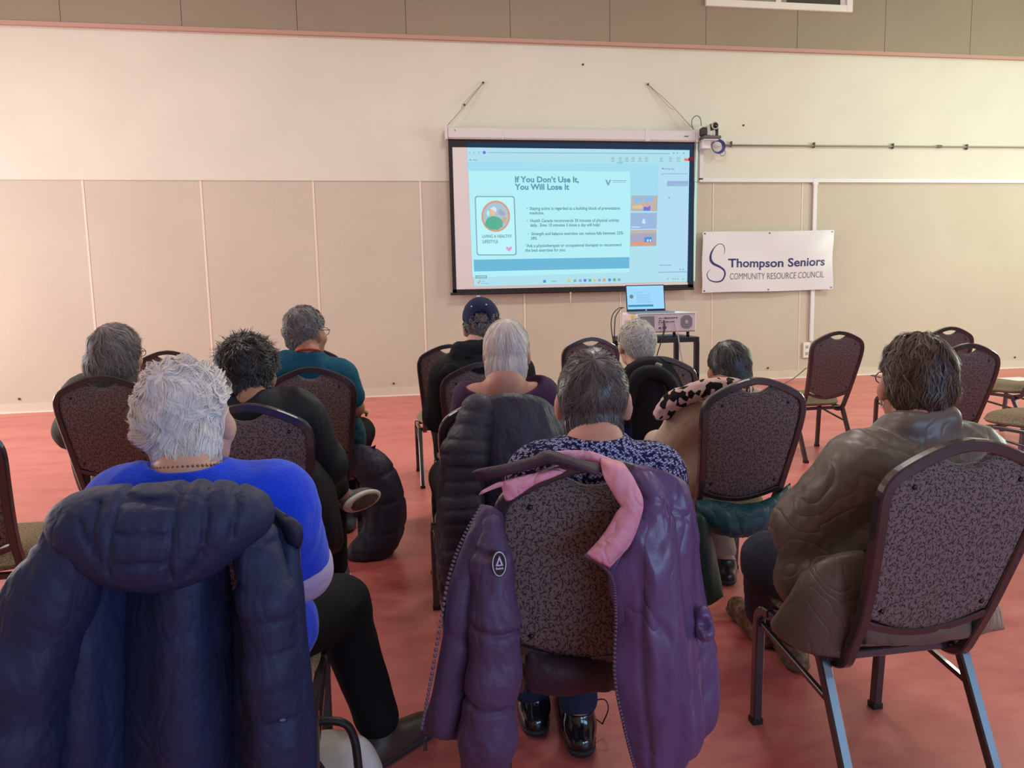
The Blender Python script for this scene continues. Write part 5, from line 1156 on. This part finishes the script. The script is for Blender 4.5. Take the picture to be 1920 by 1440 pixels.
F.disp(folds(5,.008,60,(1,1,1))); F.mesh('scarf',scf,p9)
# 10 quilted jacket --------------------------------------------------
HBr=strand_mat('hair_brown',S(112,88,70),S(34,28,28),.38,.5)
qj=mat('jacket_taupe_quilt',S(106,96,88),.4,spec=.55,var=.05,vscale=5); N=qj.node_tree.nodes; L=qj.node_tree.links
tc=N.new('ShaderNodeTexCoord'); nn=N.new('ShaderNodeTexNoise'); nn.inputs['Scale'].default_value=3.2; nn.inputs['Detail'].default_value=1.5; nn.inputs['Distortion'].default_value=.9; L.new(tc.outputs['Object'],nn.inputs['Vector'])
fr_=nmath(N,L,'FRACT',nmath(N,L,'MULTIPLY',nn.outputs[0],13.)); rdg=nmath(N,L,'POWER',nmath(N,L,'MULTIPLY',nmath(N,L,'ABSOLUTE',nmath(N,L,'SUBTRACT',fr_,.5)),2.),5.)
n3=N.new('ShaderNodeTexNoise'); n3.inputs['Scale'].default_value=26; n3.inputs['Detail'].default_value=4; L.new(tc.outputs['Object'],n3.inputs['Vector'])
hgt=nmath(N,L,'SUBTRACT',nmath(N,L,'MULTIPLY',n3.outputs[0],.8),rdg); bp=N.new('ShaderNodeBump'); bp.inputs['Distance'].default_value=.005; bp.inputs['Strength'].default_value=.35; L.new(hgt,bp.inputs['Height']); L.new(bp.outputs[0],N['Principled BSDF'].inputs['Normal'])
nb10=AY(1722,800,1.70)
p10,hp10,R10=person('woman with brown hair in a taupe quilted jacket, nearest on the right',1.252,1.73,AY(1716,706,1.76),-.22,nb10,AY(1612,890,1.70),AY(1812,868,1.70),AY(1512,985,1.80),AY(1850,1000,1.78),AY(1590,1040,2.0),(1.36,2.02,.60),SK3,
 [dict(nm='quilted_jacket',g=.034,mt=qj,neckcut=((0,.03,.11),(.062,.068,.045)),fold=.019,fs=40,hem=.395,collar=[(nb10+arr(-.05,-.03,.012),nb10+arr(.05,-.03,.022),.038,.02),(nb10+arr(-.06,.0,.01),nb10+arr(-.04,.06,-.01),.032,.02),(nb10+arr(.06,.0,.01),nb10+arr(.05,.06,-.01),.032,.02)])],
 hairfn([((0,-.014,.012),(.083,.098,.103)),((0,-.030,-.03),(.080,.082,.09)),((0,-.035,-.07),(.062,.066,.072))],lim_fn(.85,1.45,2.42),HBr,n=9000,wd=.0013,seed=101,clump=.006,cf=9,lift=.009,wav=.06,length=(.4,.95),flick=.012,azd=.25,pole=(0,-.15,1)),
 hs=1.0,gir=1.12,h=.0065,pel=(1.24,1.79,.515),kL=AZ(1446,1052,.50),kR=AZ(1500,1040,.50)+arr(.1,.02,0),aL=AZ(1428,1150,.10),aR=AZ(1488,1190,.10),tL=AZ(1405,1158,0)+arr(-.03,.04,0),tR=AZ(1470,1180,0)+arr(-.03,.07,0),pants=cloth('jeans_slate',S(52,56,72)),shoes=(mat('shoe_leopard',S(120,88,66),.7,var=.6,vscale=60,col2=S(150,116,92)),mat('sole_tan',S(96,76,62),.7)),glasses=mat('glasses_violet',S(70,60,86),.3,.2),earring=('hoop',mat('earring_pearl',S(226,206,200),.3,.3)))
# lower part of the jacket: over the thigh on the left, and its hem below the chair back
pillow('jacket_flap',[[(1500,1075,1.70),(1560,1040,1.62),(1625,1030,1.60)],[(1478,1120,1.72),(1540,1110,1.62),(1618,1100,1.59)],[(1455,1150,1.74),(1520,1165,1.64),(1608,1165,1.585)],[(1444,1168,1.75),(1510,1200,1.66),(1592,1205,1.60)],[(1450,1182,1.74),(1515,1222,1.66),(1580,1236,1.60)]],.022,qj,p10,wr=.012,wf=24)
pillow('jacket_hem',[[(1610,1140,1.582),(1700,1150,1.582),(1790,1140,1.582),(1860,1100,1.68)],[(1612,1180,1.575),(1700,1180,1.575),(1800,1172,1.575),(1876,1140,1.68)],[(1614,1208,1.582),(1700,1208,1.582),(1800,1196,1.582),(1884,1180,1.68)]],.02,qj,p10,wr=.010,wf=40,ws=(1.6,1,.3))
# ------------------------------------------------------------ coats hung on the chairs
def down(name,c,rough=.5,c2=None): return mat(name,c,rough+.08,bump=.25,bscale=60,var=.05,vscale=7,spec=.4,wr=.28,wrs=11)
M_navy=down('coat_navy_quilt',S(34,47,82),.5)
# A hooded navy coat ------------------------------------------------
cA=thing('hooded_coat','navy quilted coat with its hood hanging over the back of the nearest left chair','coat',(-.36,1.36,.0))
YA=1.34
gA=seams_px([[(300,1000),(292,1440),(285,1700)]],YA,.003,.006)
pillow('coat_body',[
 [(150,959,1.434),(185,945,1.423),(220,935,1.435),(260,929,1.451),(300,928,1.434),(345,929,1.422),(390,935,1.434),(430,945,1.451),(500,959,1.440)],
 [(112,1060,1.415),(155,1060,1.380),(200,1060,1.420),(245,1060,1.470),(295,1060,1.415),(343,1060,1.375),(390,1060,1.415),(430,1060,1.470),(490,1060,1.435)],
 [(100,1180,1.405),(148,1180,1.370),(195,1180,1.410),(240,1180,1.460),(290,1180,1.405),(340,1180,1.365),(388,1180,1.405),(427,1180,1.460),(475,1180,1.425)],
 [(95,1320,1.400),(143,1320,1.365),(193,1320,1.405),(238,1320,1.455),(288,1320,1.400),(340,1320,1.360),(390,1320,1.400),(430,1320,1.455),(478,1320,1.420)],
 [(90,1460,1.405),(138,1460,1.370),(190,1460,1.410),(236,1460,1.460),(288,1460,1.405),(342,1460,1.365),(396,1460,1.405),(436,1460,1.460),(485,1460,1.425)],
 [(90,1700,1.435),(138,1700,1.400),(190,1700,1.440),(236,1700,1.490),(288,1700,1.435),(342,1700,1.395),(396,1700,1.435),(436,1700,1.490),(485,1700,1.455)]],
 .030,M_navy,cA,seam=lambda x,y,z:.5*gA(x,y,z)+axis_baffles((0,0,1.02),(0,0,.2),7,.003,.035,.3)(x,y,z),wr=.009,wf=20,nv=10)
F=Field(arr(-1.1,1.15,.2),arr(.1,1.6,1.05),.007)
q=[AY(150,1030,1.345),AY(92,1130,1.34),AY(45,1250,1.33),AY(18,1390,1.33),AY(5,1560,1.34)]
for i,(a,b) in enumerate(zip(q[:-1],q[1:])): F.cone(a,b,.060+.004*i,.064+.004*i,.03)
F.disp(axis_baffles(q[0],q[-1],7,.0035,.03)).disp(folds(51,.014,24,(1,1,1))).disp(folds(151,.005,60,(1,1,1))); F.mesh('sleeve',M_navy,cA)
F=Field(arr(-.5,1.15,.2),arr(.25,1.6,1.05),.007)
q=[AY(478,1015,1.36),AY(502,1130,1.32),AY(512,1260,1.31),AY(522,1390,1.31),AY(530,1560,1.33)]
for i,(a,b) in enumerate(zip(q[:-1],q[1:])): F.cone(a,b,.044,.043,.03)
F.disp(axis_baffles(q[0],q[-1],9,.0065,.055)).disp(folds(52,.007,40,(1,1,1))); F.mesh('sleeve',M_navy,cA)
pillow('front_edge',[[(500,955,1.44),(535,985,1.43),(566,1000,1.42)],[(510,1010,1.43),(540,1020,1.42),(562,1035,1.42)],[(515,1100,1.42),(545,1110,1.40),(560,1130,1.42)],[(525,1250,1.42),(556,1250,1.40),(578,1260,1.42)],[(530,1400,1.42),(565,1400,1.40),(590,1400,1.42)],[(530,1600,1.42),(570,1600,1.41),(596,1600,1.43)]],.018,M_navy,cA,wr=.008)
pillow('collar_tab',[[(505,945,1.42),(530,965,1.40),(545,985,1.40)],[(530,985,1.42),(550,992,1.395),(568,1000,1.40)],[(540,1020,1.42),(552,1025,1.40),(560,1030,1.41)]],.012,mat('coat_navy_dark',S(30,38,62),.6),cA)
gH=seams_px([[(146,985),(160,1010),(175,1035)],[(172,955),(172,1000),(190,1050)],[(220,925),(209,1000),(207,1075)],[(330,930),(324,980),(318,1060),(322,1085)],[(218,948),(325,950)],[(210,1000),(320,1003)],[(206,1053),(318,1053)],[(372,915),(387,975),(378,1040),(350,1078)],[(420,915),(438,960),(430,1010)],[(340,908),(325,948)]],1.27,.009,.0045)
F=Field(AY(300,1000,1.22)-arr(.32,.02,.22),AY(300,1000,1.36)+arr(.32,.24,.22),.006)
H=lambda x,y,Y,rx,ry,rz,k=.05: F.ell(AY(x,y,Y),(rx,ry,rz),k)
H(300,985,1.34,.165,.075,.070); H(290,1020,1.335,.12,.075,.062); H(190,975,1.36,.075,.06,.045); H(410,965,1.35,.085,.06,.048); H(300,1045,1.34,.085,.06,.040)
F.disp(gH).disp(folds(53,.007,34,(1,1,1))); F.mesh('hood',M_navy,cA)
MB().disc(AY(530,1350,1.268),.005,1,7,0,.001,.0025).build('dried_speck',mat('speck_pale',S(110,118,146),.7),cA)
# B purple coat with pink lining collar -----------------------------
M_pur=down('coat_purple_quilt',S(80,63,98),.42); M_lin=mat('lining_purple',S(98,76,122),.33,spec=.5,bump=.15,bscale=40,wr=.8,wrs=6.5); M_pink=mat('collar_pink',S(232,164,188),.5,bump=.3,bscale=36,spec=.35,wr=.9,wrs=13); M_dpur=down('coat_purple_dark',S(66,48,62),.45)
cB=thing('puffer_jacket','purple padded jacket with pink collar lining hung open over the middle chair','jacket',(.414,1.42,0))
F=Field(AY(925,1200,1.38)-arr(.2,.14,.5),AY(925,1200,1.38)+arr(.2,.14,.42),.006)
q=[AY(922,985,1.41),AY(922,1060,1.385),AY(927,1160,1.37),AY(924,1270,1.36),AY(915,1380,1.36),AY(908,1432,1.37)]; rr=[.020,.036,.046,.050,.052,.045]
for i,(a,b) in enumerate(zip(q[:-1],q[1:])): F.cone(a,b,rr[i],rr[i+1],.02)
gS=seams_px([[(885,1058),(960,1062)],[(876,1192),(940,1200),(985,1194)],[(862,1328),(900,1340),(975,1336)]],1.31,.009,.005)
F.disp(gS).disp(folds(61,.010,30,(1,1,.6))).disp(folds(161,.004,70,(1,1,.8))); F.mesh('sleeve',M_pur,cB)
pillow('front_panel',[[(902,945,1.44),(925,950,1.42),(945,965,1.44)],[(872,1010,1.43),(905,1020,1.41),(935,1030,1.44)],[(848,1080,1.42),(880,1085,1.40),(925,1090,1.45)],[(832,1180,1.41),(866,1180,1.39),(915,1185,1.45)],[(812,1290,1.41),(850,1290,1.39),(900,1290,1.45)],[(795,1350,1.41),(835,1360,1.39),(890,1365,1.45)],[(787,1374,1.42),(830,1384,1.40),(885,1390,1.45)]],.022,M_pur,cB,seam=seams_px([[(862,1048),(845,1100),(835,1200),(815,1300),(806,1375)],[(850,1190),(900,1200)]],1.38,.008,.008),wr=.008,wf=30)
zp=crom([AY(903,948,1.415),AY(868,1010,1.40),AY(842,1082,1.385),(AY(824,1182,1.375)),AY(805,1290,1.375),AY(790,1370,1.385)],10)
mb=MB()
for i in range(0,len(zp)-1): mb.tube([zp[i],zp[i]+(zp[i+1]-zp[i])*.55],.0035,5)
mb.build('zip_teeth',mat('zip_purple',S(112,92,116),.35),cB)
MB().tube([AY(797,1378,1.38),AY(798,1392,1.38)],.003,5).box(AY(797,1392,1.38)-arr(.004,.002,.016),AY(797,1392,1.38)+arr(.004,.002,.002)).build('zip_pull',mat('zip_pull_dark',S(48,38,48),.4),cB)
# badge on the sleeve
bc=AY(936,1057,1.342); bd_=thing_=None
def ov(rx,rz,off,mi,mb,n=28): mb.disc(bc+arr(0,-off,0),rx,1,n,mi,.0012,rz)
mb=MB(); ov(.0145,.0255,0,0,mb); ov(.0132,.0238,.0012,1,mb); ov(.0112,.0215,.0018,0,mb)
bz=bc+arr(0,-.0027,0)
tri=lambda a,b,c_: mb.add([bz+arr(*a),bz+arr(*b),bz+arr(*c_)],[(0,1,2)],1)
def quad(P): mb.add([bz+arr(p[0],0,p[1]) for p in P],[tuple(range(len(P)))],1)
quad([(-.0072,-.003),(0,.0155),(.0005,.0155),(.0,.0085),(-.0025,.001),(-.0035,-.003)][::-1]); quad([(.0072,-.003),(.0005,.0155),(0,.0085),(.0028,.0),(.0040,-.003)]); quad([(-.0068,-.0035),(.0068,-.0035),(.0028,-.0008),(-.0022,-.0008)])
mb.v=[tuple(v) for v in mb.v]
text_mesh('Reebok',.0056,bz+arr(0,0,-.0098),mb,1,.0003,.8,ext=.0001,align='CENTER')
bo=mb.build('badge',[mat('badge_black',S(22,24,34),.5),mat('badge_white',S(206,214,240),.5)],cB)
# collar: dark outer roll over the crown, pink lining strips
def strip(name,rows,th,mt,**k): return pillow(name,rows,th,mt,cB,**k)
strip('collar_outer',[[(912,905,1.46),(950,884,1.45),(1005,862,1.44),(1028,850,1.44),(1075,862,1.43),(1126,868,1.42)],[(885,885,1.45),(945,880,1.43),(1000,868,1.42),(1030,858,1.41),(1078,872,1.40),(1124,884,1.40)],[(918,898,1.44),(950,892,1.42),(1002,876,1.41),(1034,870,1.40),(1080,880,1.39),(1120,890,1.39)]],.011,M_dpur)
strip('collar_lining',[[(897,928,1.44),(925,912,1.43),(965,896,1.42),(1010,886,1.415),(1050,876,1.41)],[(900,924,1.43),(940,908,1.42),(970,908,1.41),(1012,896,1.405),(1062,882,1.40)],[(898,930,1.435),(935,906,1.425),(952,940,1.42),(1000,908,1.41),(1050,886,1.405)]],.006,M_pink)
strip('collar_lining',[[(1012,856,1.47),(1050,847,1.46),(1100,846,1.45),(1135,856,1.44),(1165,870,1.43)],[(1020,862,1.46),(1055,858,1.45),(1100,862,1.44),(1128,872,1.43),(1140,884,1.42)]],.010,M_pink)
strip('lapel_lining',[[(1124,858,1.43),(1150,862,1.42),(1170,868,1.42)],[(1132,895,1.40),(1162,890,1.385),(1190,905,1.39)],[(1150,925,1.39),(1180,925,1.37),(1200,930,1.385)],[(1168,952,1.385),(1186,948,1.365),(1201,945,1.38)],[(1155,965,1.385),(1178,970,1.365),(1199,965,1.38)],[(1128,1005,1.38),(1158,1012,1.36),(1180,1020,1.375)],[(1097,1040,1.38),(1120,1054,1.36),(1142,1068,1.375)]],.013,M_pink,wr=.004,wf=50)
strip('right_panel',[
 [(1165,868,1.46),(1205,872,1.44),(1250,884,1.43),(1290,905,1.44)],
 [(1185,950,1.41),(1225,950,1.39),(1265,955,1.40),(1306,975,1.43)],
 [(1140,1068,1.395),(1195,1060,1.37),(1255,1060,1.37),(1314,1060,1.46)],
 [(1154,1160,1.40),(1205,1160,1.365),(1265,1160,1.36),(1332,1165,1.45)],
 [(1152,1270,1.40),(1210,1270,1.36),(1275,1270,1.355),(1350,1270,1.44)],
 [(1172,1380,1.40),(1225,1380,1.36),(1285,1380,1.36),(1344,1350,1.43)],
 [(1192,1450,1.40),(1235,1450,1.37),(1270,1445,1.37),(1300,1410,1.42)]],.011,M_lin,wr=.026,wf=24,ws=(1.4,1,.42),nv=12,nu=12,seam=seams_px([[(1208,940),(1250,960),(1300,985)],[(1205,1110),(1206,1280),(1225,1440)],[(1297,1060),(1318,1200),(1335,1330)]],1.36,.006,.005))
F=Field(AY(1318,1172,1.38)-.06,AY(1318,1172,1.38)+.08,.005); F.cone(AY(1318,1150,1.39),AY(1322,1185,1.375),.016,.020,.01); F.cone(AY(1322,1170,1.37),AY(1330,1182,1.34),.012,.013,.002,'s'); F.mesh('armhole',M_lin,cB)
z2=crom([AY(1096,1041,1.372),AY(1130,1062,1.37),AY(1150,1090,1.37),AY(1155,1160,1.372),AY(1153,1270,1.37),AY(1172,1370,1.37),AY(1192,1446,1.38)],14)
mb=MB()
for i in range(len(z2)-1): mb.tube([z2[i],z2[i]+(z2[i+1]-z2[i])*.55],.0035,5)
mb.build('zip_teeth',MATS['zip_purple'],cB)
pillow('coat_back_hem',[[(985,1210,1.60),(1040,1228,1.60),(1100,1228,1.60),(1155,1215,1.60)],[(985,1260,1.585),(1040,1262,1.57),(1100,1262,1.57),(1158,1260,1.585)],[(988,1298,1.60),(1050,1304,1.59),(1105,1298,1.59),(1160,1294,1.60)]],.016,M_dpur,cB,wr=.008,wf=40,ws=(2,1,.2))
# T dark puffer behind the blonde -----------------------------------
M_slate=down('coat_slate_quilt',S(50,50,66),.42)
cT=thing('puffer_coat','dark slate puffer coat with narrow quilting hung behind the blonde woman','coat',(.40,2.42,0))
F=Field(AY(865,960,2.36)-arr(.2,.16,.5),AY(865,940,2.36)+arr(.22,.16,.5),.0075)
q=[AY(900,775,2.44),AY(872,850,2.39),AY(864,960,2.36),AY(860,1050,2.36),AY(866,1135,2.38)]; rr=[.066,.072,.070,.066,.050]
for i,(a,b) in enumerate(zip(q[:-1],q[1:])): F.cone(a,b,rr[i],rr[i+1],.03)
gq=[[(820,y+10),(845,y+3),(880,y),(905,y+3),(935,y+10)] for y in range(775,1140,25)]
F.disp(seams_px(gq,2.33,.006,.005)); F.disp(folds(71,.006,26)); F.mesh('sleeve',M_slate,cT)
gq2=[[(890,y+22),(930,y),(985,y-16),(1060,y-26)] for y in range(770,1000,27)]
pillow('coat_back',[[(882,775,2.46),(900,752,2.43),(935,738,2.42),(980,738,2.42),(1020,748,2.44),(1055,780,2.48)],[(890,840,2.43),(915,835,2.40),(950,830,2.39),(985,830,2.39),(1025,835,2.41),(1062,845,2.46)],[(900,930,2.42),(925,930,2.39),(955,930,2.38),(990,930,2.38),(1030,930,2.40),(1070,930,2.45)],[(905,1040,2.42),(930,1040,2.39),(960,1040,2.38),(1000,1040,2.38),(1040,1040,2.40),(1075,1040,2.45)],[(905,1140,2.42),(930,1140,2.39),(960,1140,2.38),(1000,1140,2.38),(1040,1140,2.40),(1075,1140,2.45)]],.030,M_slate,cT,seam=seams_px(gq2+[[(918,740),(925,800),(905,870)],[(1010,745),(1008,900)]],2.38,.006,.005),wr=.004)
pillow('coat_edge',[[(828,850,2.40),(836,850,2.36),(846,850,2.38)],[(820,960,2.40),(830,960,2.36),(842,960,2.38)],[(821,1080,2.40),(830,1080,2.37),(842,1080,2.38)],[(828,1130,2.41),(836,1135,2.38),(848,1135,2.39)]],.014,M_slate,cT,seam=seams_px([[(812,y),(850,y)] for y in range(865,1130,25)],2.38,.008,.007))
# M black coat of the white-haired man ------------------------------
M_bk=cloth('coat_soft_black',S(30,32,42),.7)
cM=thing('draped_coat','black coat draped over the chair of the white-haired man','coat',(1.36,3.52,0))
pillow('coat_body',[[(1152,712,3.58),(1180,682,3.55),(1215,668,3.54),(1250,676,3.55),(1280,712,3.58)],[(1140,770,3.56),(1175,750,3.53),(1215,740,3.51),(1255,748,3.53),(1290,765,3.57)],[(1128,830,3.56),(1170,830,3.53),(1212,830,3.52),(1250,830,3.53),(1290,810,3.57)],[(1130,880,3.56),(1170,890,3.53),(1210,895,3.52),(1240,890,3.53),(1265,860,3.57)]],.03,M_bk,cM,wr=.014,wf=18)
F=Field(AY(1215,740,3.45)-arr(.22,.1,.32),AY(1215,740,3.5)+arr(.22,.12,.22),.0075)
q=crom([AY(1175,790,3.47),AY(1182,735,3.46),AY(1200,702,3.455),AY(1232,698,3.455),AY(1258,718,3.46),AY(1272,765,3.48),AY(1276,800,3.5)],3)
for a,b in zip(q[:-1],q[1:]): F.cone(a,b,.026,.026,.02)
F.disp(folds(81,.006,30)); F.mesh('hood_edge',M_bk,cM)
pillow('blue_lining',[[(1158,776,3.49),(1172,768,3.48),(1184,775,3.48)],[(1156,830,3.49),(1172,830,3.48),(1186,830,3.48)]],.01,cloth('lining_blue',S(36,46,96)),cM)
MB().tube([AY(1230,683,3.50),AY(1240,686,3.50)],.010,8).build('hanging_loop',mat('loop_pale',S(150,146,140),.5),cM)
# G navy puffer hanging beside the teal shirt's chair ----------------
M_nv2=down('coat_midnight_quilt',S(38,38,60),.5)
cG=thing('hanging_coat','dark navy puffer coat sliding off the chair seat to the floor behind the crossed leg','coat',AZ(690,1052,0))
F=Field(AY(690,950,3.75)-arr(.32,.25,.5),AY(690,950,3.75)+arr(.28,.25,.38),.009)
q=crom([AY(672,862,3.86),AY(700,880,3.78),AY(720,930,3.74),AY(722,985,3.72),AY(700,1028,3.70),AY(672,1040,3.70)],3); n_=len(q)
for i,(a,b) in enumerate(zip(q[:-1],q[1:])):
    r=.07+.022*math.sin(pi*i/n_)-.035*max(0,i/n_-.7)/.3; F.cone(a,b,r,r,.03)
F.cone(AY(650,858,3.90),AY(640,880,3.90),.06,.07,.04); F.cone(AY(672,930,3.78),AY(668,960,3.76),.03,.03,.04)
F.V=np.maximum(F.V,(.004-F.ax[2])[None,None,:].astype(f32))
F.disp(seams_px([[(655,872),(700,850)],[(680,905),(745,880)],[(680,950),(765,930)],[(680,1000),(765,985)],[(665,1030),(745,1030)],[(706,860),(712,950),(700,1045)],[(650,900),(690,920),(688,1020)]],3.7,.007,.008)).disp(folds(91,.014,20)).disp(folds(191,.005,50)); F.mesh('coat_body',M_nv2,cG)
pillow('collar_tip',[[(690,850,3.82),(706,842,3.82)],[(692,842,3.82),(706,833,3.82)]],.006,M_nv2,cG) if False else None
MB().add([AY(686,842,3.80),AY(705,834,3.80),AY(702,848,3.80),AY(686,842,3.82),AY(705,834,3.82),AY(702,848,3.82)],[(0,2,1),(3,4,5),(0,1,4,3),(1,2,5,4),(2,0,3,5)]).build('collar_tip',M_nv2,cG)
# N teal-green coat on the seat of the beige woman's chair -----------
M_tl=mat('coat_teal_satin',S(22,78,88),.45,bump=.3,bscale=40,var=.1,spec=.45,wr=.9,wrs=6)
cN=thing('folded_coat','dark teal coat bundled on the seat under the woman in beige','coat',(1.36,2.7,0))
pillow('coat_bundle',[[(1302,938,2.70),(1340,938,2.68),(1390,945,2.67),(1440,935,2.68),(1482,905,2.72)],[(1306,955,2.66),(1345,960,2.63),(1390,968,2.62),(1440,958,2.63),(1482,935,2.70)],[(1315,975,2.66),(1345,985,2.62),(1390,992,2.61),(1435,982,2.63),(1476,950,2.70)],[(1330,990,2.68),(1350,998,2.66),(1382,1002,2.65),(1420,992,2.67),(1460,968,2.72)]],.02,M_tl,cN,wr=.02,wf=26,flip=False)
pillow('coat_tail',[[(1300,960,2.62),(1312,960,2.60),(1325,975,2.62)],[(1300,1020,2.60),(1318,1020,2.58),(1338,1030,2.62)],[(1300,1080,2.60),(1325,1080,2.58),(1350,1085,2.62)],[(1300,1132,2.60),(1328,1136,2.58),(1357,1118,2.62)]],.018,mat('coat_bottle_green',S(16,58,54),.5,bump=.3,bscale=20),cN,wr=.008)
MB().box(AY(1310,938,2.655),AY(1342,944,2.665)).build('pale_edge',mat('edge_pale',S(132,162,190),.5),cN)
# bag on the floor ----------------------------------------------------
bg=thing('tote_bag','cream bag with black piping on the floor beside the black shoe','bag',AZ(630,1500,0))
F=Field(AZ(600,1500,0)-arr(.25,.18,.02),AZ(620,1500,0)+arr(.25,.2,.36),.007)
c=AZ(590,1500,0)+arr(.03,0,0); tp=AY(600,1385,c[1])
F.ell((c[0]+.0,c[1],tp[2]*.5+.0),(.13,.075,tp[2]*.55),.03); F.ell((c[0],c[1],.06),(.14,.08,.08),.04); F.V=np.maximum(F.V,(.002-F.ax[2])[None,None,:].astype(f32)); F.disp(folds(95,.014,26,(1,1,.5))); F.mesh('bag_body',mat('bag_cream',S(214,200,180),.6,var=.25,vscale=9,col2=S(226,222,220)),bg)
q=crom([AY(560,1362,1.72),AY(600,1352,1.72),AY(645,1356,1.72),AY(664,1385,1.72),AY(672,1440,1.71),AY(676,1500,1.70)],5)
MB().tube(q,.010,8).build('piping',mat('piping_black',S(24,24,28),.5),bg)
MB().tube(crom([AY(585,1415,1.62),AY(600,1432,1.61),AY(612,1450,1.62)],4),.004,6).build('strap',MATS['piping_black'],bg)
# dark glove-like thing beyond the jacket shoulder
q=[AY(1572,824,2.9),AY(1582,828,2.9),AY(1600,828,2.92)]
